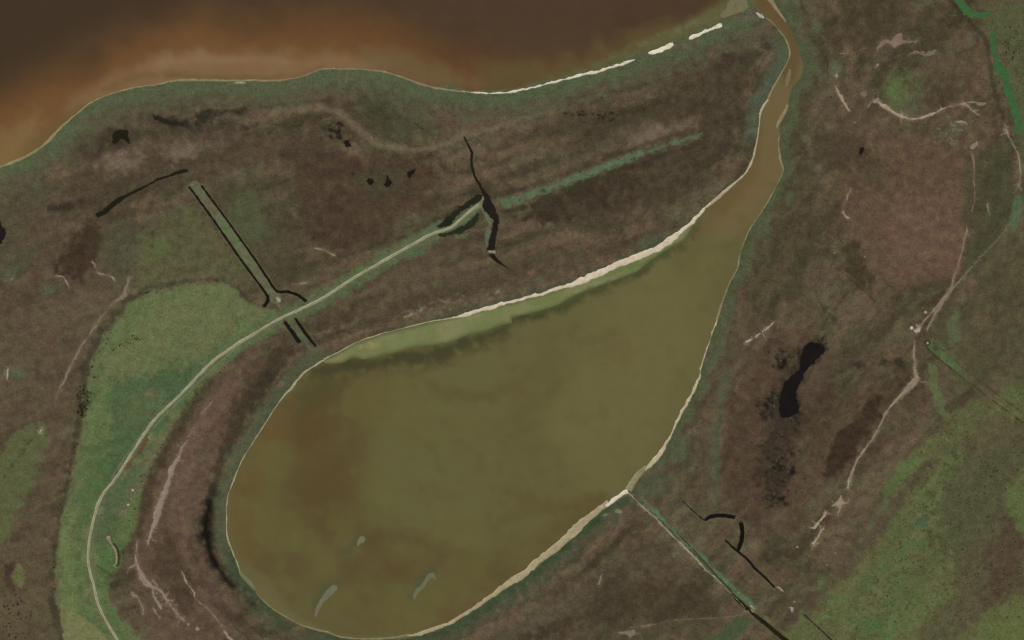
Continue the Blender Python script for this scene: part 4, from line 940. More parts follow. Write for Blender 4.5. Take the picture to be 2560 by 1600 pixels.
for cx, cy, sx, sy, k in ((1925, 1012, 12, 22, 60), (1988, 1048, 9, 12, 26), (1948, 1165, 20, 34, 90), (1942, 1235, 14, 20, 26), (1958, 893, 14, 18, 44), (2045, 862, 10, 8, 14)):
    for _ in range(k):
        G.blob(rnd.gauss(cx, sx), rnd.gauss(cy, sy), rnd.uniform(1.2, 4.6), rnd.uniform(1.2, 4), (32, 30, 24), rnd.uniform(.35, .8), 2.2, 2)
    for _ in range(k // 3):
        G.blob(rnd.gauss(cx, sx), rnd.gauss(cy, sy), rnd.uniform(1.2, 3), rnd.uniform(1.2, 3), (84, 84, 66), rnd.uniform(.3, .6), 2, 1)
G.poly(O([(1680, 780), (1790, 740), (1800, 800), (1760, 880), (1700, 960), (1680, 1040), (1690, 1180), (1650, 1200), (1660, 1000)]), (84, 74, 57), .55, 12, 10, 40)
G.line(O([(1715, 880, 14), (1700, 980, 18), (1690, 1080, 20), (1690, 1180, 14)]), (72, 84, 62), .6, 7, 5)
G.poly(T(3, 1, [(680, 850), (780, 730), (860, 800), (880, 900), (1000, 1120), (960, 1220), (860, 1220), (820, 1100), (690, 950)]), (62, 54, 38), .7, 10, 8)
G.poly(T(3, 1, [(320, 1120), (480, 930), (600, 960), (540, 1080), (440, 1220), (360, 1220)]), (92, 78, 64), .6, 10, 8)
G.line(T(3, 1, [(250, 540, 4), (380, 690, 6), (560, 860, 6), (780, 1060, 5), (980, 1240, 4)]), (58, 48, 37), .7, 1.4, .5)
G.line(T(3, 1, [(600, 970, 5), (700, 1060, 7), (860, 1200, 7), (1020, 1340, 5)]), (58, 46, 36), .7, 1.4, .5)
G.line(T(3, 1, [(480, 1330, 20), (560, 1430, 26), (640, 1512, 14)]), (54, 56, 40), .6, 4, 3)
# southern pasture
PAST = O([(1870, 1512), (1890, 1470), (1940, 1400), (2010, 1330), (2060, 1270), (2095, 1190), (2120, 1120), (2170, 1050), (2230, 1000), (2330, 950), (2460, 880), (2700, 850), (2800, 1700), (1900, 1700)])
G.poly(PAST, (88, 93, 58), .95, 12, 12, 40)
G.poly(PAST, (82, 102, 60), .75, 14, 20, 40, spk=(120, -.2, .9))
G.poly(PAST, (106, 104, 68), .5, 14, 14, 15, spk=(15, .1, 1.2))
w = G.win(PAST, 30)
mm = sstep(0.5 - (sd_poly(X[w], Y[w], smooth(PAST, True, 18)) + 8) / 30)
st4 = streak(-58, 80, 22, 88)[w]
G.put(w, mm * sstep((st2[w] - .3) / 1.2) * .45, (84, 76, 56))
G.put(w, mm * sstep((-st4 - .2) / 1.4) * .45, (70, 88, 54))
G.put(w, mm * sstep((st4 - .2) / 1.4) * .4, (106, 106, 70))
G.put(w, mm * sstep((n15[w] - .5) / 1.0) * .4, (66, 68, 46))
G.put(w, mm * sstep((n5[w] - .3) / .9) * .55 * sstep((n40[w] + .4) / .9), (54, 60, 38))
G.put(w, mm * sstep((-n5[w] - .4) / .9) * .4, (112, 110, 76))
G.poly(O([(2310, 1100), (2420, 1000), (2440, 1120), (2330, 1260), (2260, 1310)]), (64, 70, 46), .6, 22, 20, 15, spk=(5, -.8, .8))
G.poly(O([(2330, 1010), (2440, 1000), (2460, 1420), (2330, 1500), (2180, 1512), (2240, 1400), (2260, 1300), (2220, 1200)]), (84, 77, 56), .8, 26, 26, 40)
G.poly(O([(2210, 1190), (2300, 1100), (2380, 1050), (2420, 1100), (2330, 1250), (2260, 1330)]), (78, 80, 54), .7, 20, 20, 15)
G.poly(O([(2340, 1300), (2400, 1200), (2420, 1260), (2400, 1400), (2320, 1430)]), (78, 64, 50), .75, 16, 12)
G.poly(O([(2380, 1150), (2440, 1120), (2450, 1260), (2400, 1240)]), (86, 102, 60), .8, 10, 8)
G.poly(O([(2300, 1480), (2360, 1430), (2450, 1400), (2450, 1540), (2300, 1540)]), (90, 102, 58), .8, 14, 12)
G.blob(*O([(2180, 1235)])[0], 20, 16, (60, 92, 62), .8)
G.line(O([(2050, 1390, 22), (2120, 1310, 20), (2180, 1280, 16)]), (72, 98, 62), .7, 8, 8)
G.blob(*O([(2060, 1480)])[0], 44, 26, (64, 100, 58), .7, ang=20)
G.blob(*O([(2130, 1410)])[0], 40, 60, (78, 98, 58), .6, ang=25)
G.line(O([(2010, 1320, 10), (2060, 1240, 16), (2100, 1170, 14), (2120, 1130, 8)]), (84, 92, 62), .75, 5, 5)
G.line(O([(1880, 1430, 6), (1960, 1340, 12), (2020, 1290, 14)]), (80, 92, 62), .6, 5, 6, spk=(15, -.6, .6))
G.line(O([(1900, 1440, 30), (1990, 1350, 36), (2060, 1270, 34), (2130, 1170, 26), (2200, 1090, 20)]), (80, 68, 54), .65, 10, 6)
G.line(O([(2205, 815, 26), (2235, 845, 26), (2270, 880, 16), (2290, 900, 8)]), (76, 108, 66), .85, 4, 3)
G.line(O([(2190, 822, 4), (2230, 858, 4), (2290, 905, 3), (2350, 950, 3), (2420, 1002, 3), (2480, 1050, 3)]), (54, 52, 36), .85, 1.6, 1)
G.line(O([(2200, 805, 3), (2240, 838, 3), (2300, 888, 3), (2360, 935, 3), (2430, 985, 3)]), (58, 56, 40), .7, 1.6, 1)
G.line(O([(2290, 895, 5), (2360, 945, 6), (2440, 1000, 5)]), (92, 82, 62), .6, 2, 1.5)
G.line(O([(2190, 840, 8), (2200, 880, 18), (2210, 930, 18), (2235, 985, 16)]), (86, 104, 66), .7, 5, 5)
G.poly(O([(2190, 780), (2240, 720), (2290, 700), (2300, 760), (2240, 820), (2210, 830)]), (76, 74, 52), .6, 12, 10)
G.poly(O([(2290, 640), (2330, 560), (2420, 520), (2480, 560), (2480, 900), (2400, 900), (2300, 900), (2250, 880), (2240, 820), (2300, 740)]), (78, 76, 52), .55, 18, 18, 40)
G.poly(O([(2240, 760), (2260, 730), (2270, 800), (2250, 820)]), (86, 98, 66), .7, 6, 5)
G.poly(O([(2290, 400), (2330, 350), (2390, 340), (2390, 500), (2330, 600), (2290, 640), (2280, 560)]), (66, 68, 46), .7, 12, 12, 40)
G.line(O([(2405, 470, 16), (2398, 520, 22), (2395, 545, 10)]), (66, 100, 70), .8, 4, 3)
G.poly(O([(2330, 10), (2420, 0), (2520, 0), (2520, 420), (2420, 380), (2390, 250), (2360, 120), (2330, 60)]), (82, 88, 56), .8, 12, 14, 15)
G.poly(O([(2360, 90), (2420, 60), (2480, 200), (2430, 240), (2380, 150)]), (70, 72, 50), .6, 10, 14, 15, spk=(15, -.5, .6))
G.line(O([(2230, -20, 6), (2262, 20, 8), (2300, 60, 8), (2330, 100, 9), (2345, 200, 9), (2370, 280, 9), (2395, 350, 8)]), (54, 50, 40), .55, 3, 3)

# ---- belts of marsh grass along the water ------------------------------------------------------
def region(pts, soft=40):
    m = np.zeros(X.shape, np.float32)
    p = O(pts)
    w = G.win(p, soft)
    m[w] = sstep(0.5 - sd_poly(X[w], Y[w], p) / (2 * soft))
    return m


def belt(sd, width, col, op, soft, amp, reg=None, ns=15, off=0.0):
    N = G.n[ns]
    m = sstep(0.5 - (sd - width + amp * N) / (2 * soft)) * op * (sd > -6)
    if off:
        m = m * sstep((sd - off) / 3.0)
    if reg is not None:
        m = m * reg
    G.put(full, m, col)


vis = region([(-200, -200), (2700, -200), (2700, 1800), (-200, 1800)], 60)
belt(sdL, 70, (84, 82, 62), .75, 26, 12, vis, 40)
belt(sdL, 38, (80, 91, 63), .85, 16, 10, vis)
belt(sdL, 40, (70, 87, 58), .5, 12, 8, region([(1000, 0), (1900, 0), (1900, 300), (1000, 300)], 60))
rE = region([(1500, 560), (1700, 560), (1850, 300), (1830, 0), (2000, 0), (2000, 500), (1850, 700), (1760, 1000), (1650, 1250), (1480, 1230), (1640, 900)], 20)
belt(sdG, 34, (80, 85, 60), .85, 12, 13, rE, 40)
belt(sdG, 18, (68, 81, 54), .6, 10, 7, rE)
rW = region([(1600, 500), (1800, 300), (1880, 140), (1740, 20), (1680, 60), (1780, 160), (1740, 330), (1660, 440), (1500, 600)], 24)
belt(sdG, 34, (76, 86, 66), .85, 10, 6, rW)
belt(sdG, 12, (58, 76, 56), .75, 5, 4, region([(760, 850), (1000, 760), (1300, 660), (1560, 520), (1600, 600), (1000, 860)], 24))
rLW = region([(400, 1000), (700, 760), (800, 860), (640, 1000), (570, 1200), (560, 1340), (470, 1330), (480, 1150)], 16)
belt(sdG, 34, (77, 84, 60), .85, 9, 6, rLW)
rS = region([(500, 1300), (560, 1300), (700, 1500), (1000, 1480), (1200, 1380), (1450, 1150), (1560, 1200), (1300, 1460), (1100, 1600), (600, 1600)], 16)
belt(sdG, 36, (70, 78, 58), .7, 12, 9, rS)
belt(sdG, 18, (54, 72, 48), .7, 6, 6, rS)
G.line(T(2, 3, [(0, 1040, 40), (120, 960, 30), (300, 800, 26), (430, 690, 24), (580, 570, 26), (720, 440, 30), (830, 360, 26)]), (44, 68, 44), .7, 5, 4)
G.line(T(2, 3, [(930, 240, 24), (1010, 190, 34), (1060, 160, 30)]), (50, 76, 50), .8, 4, 3)
G.poly(T(2, 3, [(1150, 60), (1300, -40), (1500, -60), (1450, 140), (1300, 180), (1180, 140)]), (68, 82, 60), .6, 12, 8)
G.line(T(0, 3, [(2040, 60, 40), (1985, 220, 90), (1955, 380, 130), (1950, 520, 136), (1975, 640, 110), (2030, 770, 90), (2110, 900, 80), (2200, 1000, 60), (2300, 1090, 40), (2419, 1190, 20)]), (46, 43, 33), .9, 14, 5)
G.line(T(0, 3, [(1985, 210, 26), (1955, 360, 60), (1950, 500, 74), (1970, 610, 54), (2030, 780, 34), (2100, 890, 28), (2180, 990, 16)]), (24, 21, 18), .95, 9, 3)
# causeway grass, grass verge of the road
G.line(T(0, 1, [(1845, 240, 96), (2150, 650, 104), (2419, 1045, 104)]) + T(1, 1, [(110, 1220, 100), (180, 1300, 110)]), (94, 100, 72), .95, 2.5, 2)
G.line(T(0, 1, [(2080, 560, 40), (2250, 790, 44)]), (80, 106, 66), .7, 6, 5)
G.line(T(0, 1, [(1860, 330, 30), (1960, 420, 40), (2040, 520, 30)]), (98, 84, 66), .6, 5, 4)
G.line(T(1, 1, [(190, 1300, 20), (210, 1370, 12), (250, 1430, 10)]), (106, 110, 84), .7, 2.5, 2)
G.line(T(1, 2, [(300, 0, 44), (360, 60, 62), (450, 190, 60), (520, 270, 40)]), (82, 94, 70), .85, 3, 3)
G.line([(p[0], p[1], 44) for p in ROAD[5:16]], (78, 100, 66), .75, 7, 6)
G.line([(p[0], p[1] - 3, 26) for p in ROAD[0:8]], (82, 98, 70), .7, 6, 5)
G.line(T(1, 1, [(1400, 900, 60), (1500, 880, 100), (1560, 850, 60)]), (72, 98, 66), .7, 8, 6)
G.line(T(1, 1, [(920, 1050, 60), (1000, 1020, 60)]), (80, 108, 60), .7, 7, 5)
G.line(T(1, 1, [(1000, 1150, 30), (600, 1400, 36), (420, 1512, 30)]), (84, 96, 66), .5, 6, 5)
G.line(T(1, 1, [(2130, 445, 30), (2200, 540, 34), (2215, 600, 34), (2195, 690, 34), (2185, 780, 34), (2170, 850, 30)]), (92, 104, 80), .9, 3, 2)
G.line(T(1, 1, [(1700, 740, 14), (1820, 745, 22), (1960, 720, 26), (2060, 660, 24)]), (86, 100, 70), .75, 3, 3)
G.line(T(1, 1, [(2060, 470, 30), (2130, 400, 40), (2140, 355, 30)]), (112, 122, 92), .9, 3, 2)
G.line(T(1, 1, [(1880, 600, 40), (1980, 560, 50), (2060, 490, 40)]), (82, 104, 72), .8, 4, 3)
G.line(T(1, 1, [(2260, 380, 40), (2340, 400, 60), (2419, 390, 50)]), (76, 92, 64), .6, 6, 5)
G.line(T(1, 1, [(2280, 480, 8), (2330, 495, 10), (2400, 475, 8)]), (54, 52, 38), .6, 2, 2)
G.line(T(1, 1, [(2200, 866, 20), (2245, 870, 20)]), (150, 142, 122), .9, 2, 1)
G.line(T(1, 1, [(195, 1300, 18), (215, 1325, 28)]), (172, 162, 140), .9, 2, 1)
G.line([(p[0], p[1], 14) for p in ROAD], (106, 104, 76), .6, 2.5, 3.5, 5)
# eroded soil above the white beach
for _ in range(60):
    t = rnd.random()
    x = 1330 + t * 1000 + rnd.gauss(0, 30)
    y = 1490 - t * 270 + rnd.gauss(0, 34)
    p = T(1, 1, [(x, y)])[0]
    G.blob(p[0], p[1], rnd.uniform(2, 7), rnd.uniform(1.5, 3.5), (112, 94, 78), rnd.uniform(.3, .8), 2.5, 2, ang=-20)
for x, y in ((760, 760), (700, 770), (820, 945), (180, 1050), (150, 1070), (1200, 1005), (930, 960), (690, 745)):
    p = T(2, 1, [(x, y)])[0]
    G.blob(p[0], p[1], 9, 4, (116, 82, 68), .6, 4, 3, ang=-15)
G.line(T(1, 2, [(890, 160, 14), (960, 125, 16), (1050, 95, 14)]), (108, 92, 76), .6, 3, 2)
G.blob(*T(1, 2, [(230, 610)])[0], 8, 5, (116, 96, 80), .7, ang=-50)
G.line(T(1, 0, [(820, 850, 20), (850, 800, 14), (860, 780, 8)]), (92, 100, 76), .7, 2.5, 2)
G.line(T(1, 0, [(848, 775, 10), (852, 730, 10), (862, 690, 10), (872, 655, 12)]), (112, 94, 70), .95, 1.6, .6)
G.line(T(0, 0, [(2220, 784, 14), (2270, 776, 20), (2310, 784, 14)]), (160, 150, 122), .9, 2, 1)
G.blob(*T(2, 0, [(2240, 150)])[0], 24, 9, (96, 84, 74), .8, ang=-15)
G.line(T(2, 0, [(1900, 310, 26), (1990, 270, 30), (2030, 260, 14)]), (104, 98, 80), .6, 4, 4)
G.line(T(2, 0, [(1530, 450, 60), (1640, 420, 70), (1740, 395, 50)]), (94, 84, 66), .7, 6, 5)
G.line(T(2, 0, [(1190, 540, 30), (1290, 530, 34)]), (90, 82, 66), .6, 4, 4)
# soft margins where bare soil grades into the grass
for nm, pts, col, z, lb, ct in BANKS + TRAIL:
    if nm in ("salt_scar", "dirt_trail"):
        q = [(a[0], a[1], a[2] + 2.5) for a in pts]
        G.line(q, col, .38, 2.6, 3.2, 5)
        if nm == "salt_scar":
            G.line([(a[0], a[1], a[2] * 1.3 + 9) for a in pts], col, .5, 3.0, 5, 5, spk=(5, .3, 1.1))
def twigs(pts, col, k, spread):
    for _ in range(k):
        i0 = rnd.randrange(len(pts) - 1)
        x, y = pts[i0][:2]
        a, q = math.atan2(pts[i0 + 1][1] - y, pts[i0 + 1][0] - x) + rnd.choice((0, 3.14)) + rnd.gauss(0, spread), []
        for i in range(rnd.randint(3, 6)):
            q.append((x, y, 2.6 - .35 * i))
            a += rnd.gauss(0, .5)
            x += math.cos(a) * 4.5
            y += math.sin(a) * 4.5
        G.line(q, tuple(v * 1.05 for v in col), rnd.uniform(.45, .85), 1.5, .8, 5)


for nm, pts, col, z, lb, ct in BANKS:
    if nm == "salt_scar":
        twigs(pts, (col[0] * 1.05, col[1] * 1.08, col[2] * 1.08), max(0, 2 * len(pts) - 9), 0.5)
        if len(pts) > 8 and ("forked grey" in lb or "branching" in lb):
            twigs(pts[4:], (126, 112, 97), 26, 0.9)
for nm, pts, col, z, lb, ct in SCAR_POLYS:
    twigs(pts, col, 3 if len(pts) > 5 else 0, 0.35)
    G.poly(pts, col, .55, 3.5, 2.5, 5)
for pts, col, lb, nm in PONDS:
    G.poly(pts, (48, 43, 33), .75, 6, 3, 5)
for pts, col, lb, nm in DITCHES:
    if nm != "creek":
        G.line([(a[0], a[1], a[2] + 7) for a in pts], (96, 92, 70), .45, 2.5, 2.2, 5)
    G.line([(a[0], a[1], a[2] + 1.2) for a in pts], (46, 42, 30), .6, 1.6, .8, 5)

G.blob(2318.5, 857.5, 7.5, 7.5, (40, 44, 28), .9, 2.5, 1)
G.blob(2337, 871, 5.5, 5.5, (62, 62, 44), .6, 1.6, 1)
G.line(T(0, 3, [(1075, 600, 8), (1110, 655, 14), (1128, 720, 18), (1125, 790, 14), (1100, 826, 8)]), (48, 44, 32), .9, 1.6, .8)
G.line([(1866, 1531, 6), (1871, 1526.5, 9), (1879, 1529, 6)], (164, 156, 134), .9, 1.8, .8, 5)
G.line([(1848, 1540, 3), (1858, 1535, 5), (1866, 1530, 6)], (128, 120, 98), .8, 1.8, .8, 5)
G.line([(1877, 1513.5, 3), (1881, 1518, 4.5), (1885, 1522.5, 3)], (156, 150, 128), .95, 1.4, .5, 5)
# ---- relief ------------------------------------------------------------------------------------
Z = np.clip(0.05 * n5 + 0.05 * n40, -0.13, 0.13)
SL = 0.25


def carve(w, sd, slope=SL):
    Z[w] = np.minimum(Z[w], np.maximum(WZ + slope * sd, -3.0))


carve(full, sdL + 0.8 * n5)
carve(full, sdG + 0.8 * n5)
for pts, col, lb, nm in PONDS + WEED:
    p = smooth([q[:2] for q in pts], True, 6)
    w = G.win(p, 8)
    carve(w, sd_poly(X[w], Y[w], p) + (3.0 if nm == "weedy_channel" else 1.8 if "S shaped" in lb else 1.5) * n5[w] + (2.0 + 2.0 * n15[w] if nm == "weedy_channel" else 0.8 * n15[w] - 1.0 if "S shaped" in lb else 0), 0.3)
for pts, col, lb, nm in DITCHES:
    p = smooth(pts, False, 8)
    w = G.win(p, 14)
    carve(w, sd_line(X[w], Y[w], p) + 0.35 * n5[w], 0.45)

# patchy sward: sparse and thick tufts
dout = np.maximum(np.abs(X - 1280) - 1400, np.abs(Y - 800) - 920)
G.put(full, sstep(dout / 160) * 0.9, (84, 74, 55))
near = sstep((1900 - np.abs(X - 1280)) / 300) * sstep((1400 - np.abs(Y - 800)) / 300)
G.c *= np.clip(1 + near * (0.035 * n5 + 0.02 * n15 + 0.05 * fbm(X, Y, 4.6, 1, 33)), 0.55, 1.6)[..., None]
ground_mat = cover_material("marsh_ground", 0.3, 0.8)
ground_me = grid_mesh("ground", X, Y, Z, G.c, "cover")
finish("ground", ground_me, ground_mat, "brown and green marsh plain between the two lakes", "ground", "structure")

# ================================================================== WATER
def water_field(name, p, sdfun, xs, ys, base, paint, label, cat, z, mat):
    F = Field(xs, ys, base)
    paint(F)
    sd = sd_poly(F.X, F.Y, p)
    ins = sd < 16
    keep = ins[:-1, :-1] | ins[1:, :-1] | ins[1:, 1:] | ins[:-1, 1:]
    me = grid_mesh(name, F.X, F.Y, np.full(F.X.shape, z, np.float32), F.c, "silt", keep)
    return finish(name, me, mat, label, cat, "structure")


silt_mat = water_material("silty_water", rough=0.22, grain=0.035, spec=0.3)


def paint_lake(F):
    f = (slice(None), slice(None))
    F.put(f, sstep((F.n[120] - .1) / 1.2) * .3, (66, 50, 33))
    F.poly(O([(-400, 300), (100, 170), (300, 80), (500, 40), (800, 30), (1000, 70), (1200, 140), (1400, 160), (1100, 230), (600, 230), (0, 500), (-400, 560)]), (98, 68, 38), .9, 80, 24, 120)
    F.poly(O([(-300, 340), (60, 250), (250, 145), (400, 100), (600, 90), (800, 100), (950, 140), (1150, 190), (900, 240), (600, 240), (0, 480), (-300, 500)]), (112, 79, 45), .85, 50, 16, 120)
    F.poly(O([(-200, 350), (0, 315), (90, 270), (70, 370), (-40, 460), (-200, 480)]), (122, 98, 60), .9, 36, 8)
    F.poly(O([(150, 260), (260, 185), (380, 135), (520, 122), (700, 126), (800, 128), (900, 150), (820, 200), (600, 210), (420, 210), (280, 230)]), (124, 97, 66), .9, 24, 8, 40)
    F.line(O([(330, 160, 10), (440, 140, 22), (560, 140, 22), (680, 146, 12)]), (134, 107, 77), .65, 16, 5, 40)
    F.line(O([(250, 212, 8), (330, 180, 10), (430, 178, 9), (560, 184, 9), (700, 180, 9), (760, 162, 10)]), (100, 80, 49), .65, 8, 3)
    F.line(O([(60, 360, 30), (130, 300, 26), (200, 245, 20)]), (104, 86, 50), .6, 14, 3)
    F.poly(O([(850, 120), (960, 130), (1100, 180), (1150, 205), (1050, 215), (900, 170)]), (106, 88, 58), .75, 28, 10, 40)
    F.poly(O([(1000, -300), (1700, -300), (1640, 20), (1500, 60), (1300, 110), (1150, 100), (1000, 40)]), (76, 58, 41), .8, 60, 26, 120)
    F.poly(O([(1140, 140), (1330, 140), (1420, 110), (1600, 50), (1720, 0), (1740, 30), (1600, 110), (1400, 175), (1250, 205), (1150, 210)]), (92, 77, 46), .9, 30, 12, 40)
    F.line(O([(1230, 208, 8), (1330, 185, 14), (1450, 145, 22), (1540, 110, 30), (1620, 75, 32), (1700, 35, 34), (1760, 0, 40)]), (92, 90, 58), .85, 12, 8, 15)
    F.line(O([(1480, 118, 10), (1550, 92, 22), (1620, 62, 24), (1690, 30, 28), (1740, 0, 30)]), (104, 108, 74), .65, 7, 8, 15, spk=(15, -.6, .5))
    F.line(O([(1380, 160, 6), (1440, 135, 10), (1500, 110, 10), (1560, 78, 12)]), (98, 102, 66), .6, 5, 6, 5, spk=(5, -.3, .7))
    F.poly(O([(-600, -300), (600, -300), (420, -10), (260, 50), (60, 150), (-100, 250), (-600, 300)]), (62, 48, 31), .85, 56, 24, 120)


lake_obj = water_field("lake", lake_p, None, np.concatenate([np.linspace(-9000, -300, 30), np.arange(-290, 2300, 9.0)]), np.concatenate([np.linspace(-9000, -300, 30), np.arange(-290, 910, 6.0)]), (74, 56, 37), paint_lake,
                       "broad brown silty lake with a tan plume along its shore", "lake", WZ, silt_mat)


def paint_lagoon(F):
    f = (slice(None), slice(None))
    F.put(f, sstep((F.n[120] - .1) / 1.2) * .3, (90, 82, 50))
    # river reach
    F.poly(O([(1690, -100), (1900, -100), (1900, 200), (1860, 420), (1790, 520), (1740, 560), (1680, 520), (1760, 380), (1780, 250)]), (108, 92, 60), .9, 40, 8, 40)
    F.poly(O([(1760, -100), (1860, -100), (1890, 130), (1860, 200), (1840, 150), (1850, 80), (1780, 10)]), (94, 76, 46), .85, 14, 4)
    F.poly(O([(1680, 470), (1760, 380), (1790, 260), (1800, 260), (1790, 400), (1720, 500), (1640, 570)]), (96, 76, 46), .5, 16, 4)
    # bright olive body to the east, brown to the west and south
    F.poly(O([(1500, 680), (1720, 560), (1690, 720), (1640, 880), (1560, 1060), (1480, 1140), (1380, 1160), (1300, 1000), (1400, 800)]), (104, 97, 60), .85, 70, 24, 120)
    F.poly(O([(540, 1100), (620, 980), (720, 900), (800, 900), (860, 1000), (840, 1150), (900, 1300), (1150, 1340), (1300, 1240), (1420, 1180), (1350, 1300), (1100, 1480), (850, 1512), (640, 1400), (540, 1240)]), (90, 78, 46), .8, 40, 18, 120)
    F.poly(O([(740, 960), (800, 880), (900, 880), (860, 980), (840, 1120), (760, 1120)]), (86, 72, 43), .6, 60, 34, 120)
    F.poly(O([(690, 1150), (740, 1110), (830, 1150), (850, 1250), (900, 1290), (800, 1300), (720, 1250)]), (82, 67, 39), .6, 60, 40, 120)
    F.poly(O([(850, 1270), (960, 1250), (1060, 1290), (1240, 1300), (1200, 1380), (1060, 1380), (1000, 1300)]), (84, 72, 44), .65, 26, 14, 40)
    F.poly(O([(700, 1280), (850, 1300), (960, 1400), (1000, 1470), (850, 1490), (700, 1440), (620, 1330)]), (92, 84, 50), .7, 26, 10, 40)
    F.blob(*O([(890, 1180)])[0], 30, 44, (92, 96, 54), .5, 30, 8)
    F.blob(*O([(700, 1270)])[0], 14, 14, (92, 96, 62), .5)
    F.line(O([(900, 1480, 20), (1010, 1470, 24), (1120, 1420, 24), (1200, 1370, 20)]), (100, 86, 52), .6, 16, 6)
    F.poly(O([(600, 1400), (680, 1460), (740, 1480), (690, 1440), (630, 1370), (580, 1330)]), (104, 98, 62), .6, 14, 4)
    F.line(O([(1200, 1170, 20), (1320, 1200, 26), (1420, 1180, 24)]), (88, 76, 44), .6, 20, 8)
    F.poly(O([(540, 1100), (620, 960), (720, 880), (960, 860), (900, 1000), (900, 1150), (1000, 1280), (1250, 1260), (1420, 1180), (1350, 1300), (1100, 1490), (850, 1520), (640, 1420), (540, 1240)]), (86, 68, 38), .7, 60, 40, 120, spk=(120, -.6, 1.3))
    F.poly(O([(545, 1100), (620, 980), (700, 910), (760, 930), (660, 1050), (600, 1200), (600, 1330), (550, 1260)]), (100, 82, 46), .6, 26, 16, 120)
    F.line(O([(1000, 900, 10), (1060, 930, 16), (1150, 930, 14), (1250, 890, 8)]), (84, 76, 46), .5, 16, 10, 40)
    F.line(O([(960, 1010, 6), (1020, 1060, 10), (1040, 1110, 8)]), (84, 78, 46), .35, 10, 6, 40)
    F.line(O([(1180, 1230, 16), (1300, 1200, 22), (1420, 1170, 16)]), (90, 80, 46), .4, 16, 8, 40)
    F.poly(O([(540, 1100), (620, 960), (720, 880), (1000, 860), (1300, 1150), (1420, 1180), (1350, 1300), (1100, 1490), (850, 1520), (640, 1420), (540, 1240)]), (98, 92, 52), .6, 40, 30, 120, spk=(120, .1, 1.2), sgn=-1)
    F.poly(O([(800, 800), (1300, 700), (1650, 600), (1600, 900), (1450, 1100), (1000, 1000)]), (96, 86, 52), .4, 60, 40, 120, spk=(120, .1, 1.2))
    F.put(f, sstep((F.n[40] - .5) / 1.2) * .22, (84, 74, 44))
    # sunken weed edge along the flat
    F.line(T(1, 2, [(560, 480, 80), (700, 480, 130), (900, 420, 110), (1100, 410, 110), (1300, 380, 130), (1500, 350, 150), (1700, 320, 150), (1900, 240, 120), (2100, 170, 90), (2300, 110, 80)]) + T(2, 1, [(0, 1520, 66), (200, 1470, 66), (420, 1400, 66), (620, 1300, 64), (820, 1215, 60), (1000, 1150, 56), (1200, 1060, 52), (1320, 970, 50), (1500, 850, 44), (1620, 780, 40), (1710, 650, 30)]), (62, 62, 38), .9, 14, 6, 15)
    F.line(T(2, 1, [(200, 1440, 36), (420, 1375, 36), (620, 1275, 36), (820, 1190, 36), (1000, 1120, 34), (1200, 1035, 36), (1330, 940, 40), (1480, 845, 44), (1620, 750, 36), (1700, 640, 30), (1800, 500, 14)]), (68, 82, 46), .8, 5, 3)
    F.line(T(1, 2, [(560, 540, 50), (800, 560, 60), (1100, 500, 50), (1500, 480, 50), (1800, 400, 50), (2100, 270, 44), (2400, 150, 36)]), (78, 68, 42), .6, 14, 6)
    F.blob(*O([(745, 930)])[0], 60, 36, (72, 70, 40), .6, 28, 8, ang=-40)
    for x, y, rx, ry, a in ((640, 1090, 46, 90, 35), (1560, 830, 40, 60, 20), (1610, 560, 40, 50, 0)):
        p = T(1, 3, [(x, y)])[0]
    for pts, w_ in ((((560, 1170), (620, 1060), (700, 980), (770, 975)), 60), (((1470, 1120), (1520, 1010), (1600, 900), (1680, 860)), 60), (((880, 670), (930, 610), (960, 560)), 60)):
        F.line(T(1, 3, [(a, b, w_) for a, b in pts]), (72, 80, 52), .75, 8, 4)
    F.line([(p[0], p[1], 16) for p in LAG_SE[3:11]], (80, 92, 58), .5, 8, 3)
    F.line([(p[0], p[1], 14) for p in LAG_W[9:26]], (100, 98, 64), .6, 8, 3)
    F.line([(p[0], p[1], 22) for p in LAG_W[0:9]], (98, 92, 52), .5, 8, 3)


water_field("lagoon", lag_p, None, np.arange(540, 2030, 6.0), np.concatenate([np.arange(-720, -30, 40.0), np.arange(-30, 1640, 6.0)]), (97, 92, 55), paint_lagoon,
            "teardrop shaped olive green lagoon with the winding river that feeds it", "lagoon", next_wz(), silt_mat)

for pts, col, lb, nm in PONDS:
    finish(nm, water_poly_mesh(nm, pts, next_wz()), dark_water(col), lb, "pond" if nm in ("pond", "pool") else nm, "structure")
for pts, col, lb, nm in WEED:
    finish(nm, water_poly_mesh(nm, pts, next_wz()), earth(col, 0.3, 0.3, (0.3, 0.07)), lb, "channel", "structure")
for pts, col, lb, nm in DITCHES:
    finish(nm, water_ribbon_mesh(nm, pts, next_wz()), dark_water(col), lb, {"drainage_ditch": "ditch"}.get(nm, nm), "structure")

# ================================================================== BANKS, SCARS, TRAILS, ROAD
seed = 40
for nm, pts, col, z, lb, ct in BANKS + TRAIL:
    seed += 1
    wob, wav, stp = {"salt_scar": (1.8, .5, 2.0), "dirt_trail": (.9, .25, 3.0), "shore_bank": (.6, .3, 4.0)}.get(nm, (1.3, .16, 3.0))
    c_ = tuple(v * {"shore_bank": 1.04}.get(nm, 1.0) for v in col)
    if nm == "salt_scar":
        c_ = (col[0] * 1.14, col[1] * 1.16, col[2] * 1.16)
    if nm in ("salt_scar", "mud_beach"):
        pts = [(a_[0], a_[1], a_[2] * (.74 if nm == "salt_scar" else .86)) for a_ in pts]
    finish(nm, ribbon_mesh(nm, pts, z, 0.12, -0.42, wob, stp, seed, wave=wav), earth(c_, 0.2), lb, ct, "structure")
for nm, pts, col, z, lb, ct in SCAR_POLYS:
    seed += 1
    finish(nm, sheet_mesh(nm, pts, z, 0.7, 1.3, 8, 2.5, 0, seed), earth(col, 0.2), lb, ct, "structure")
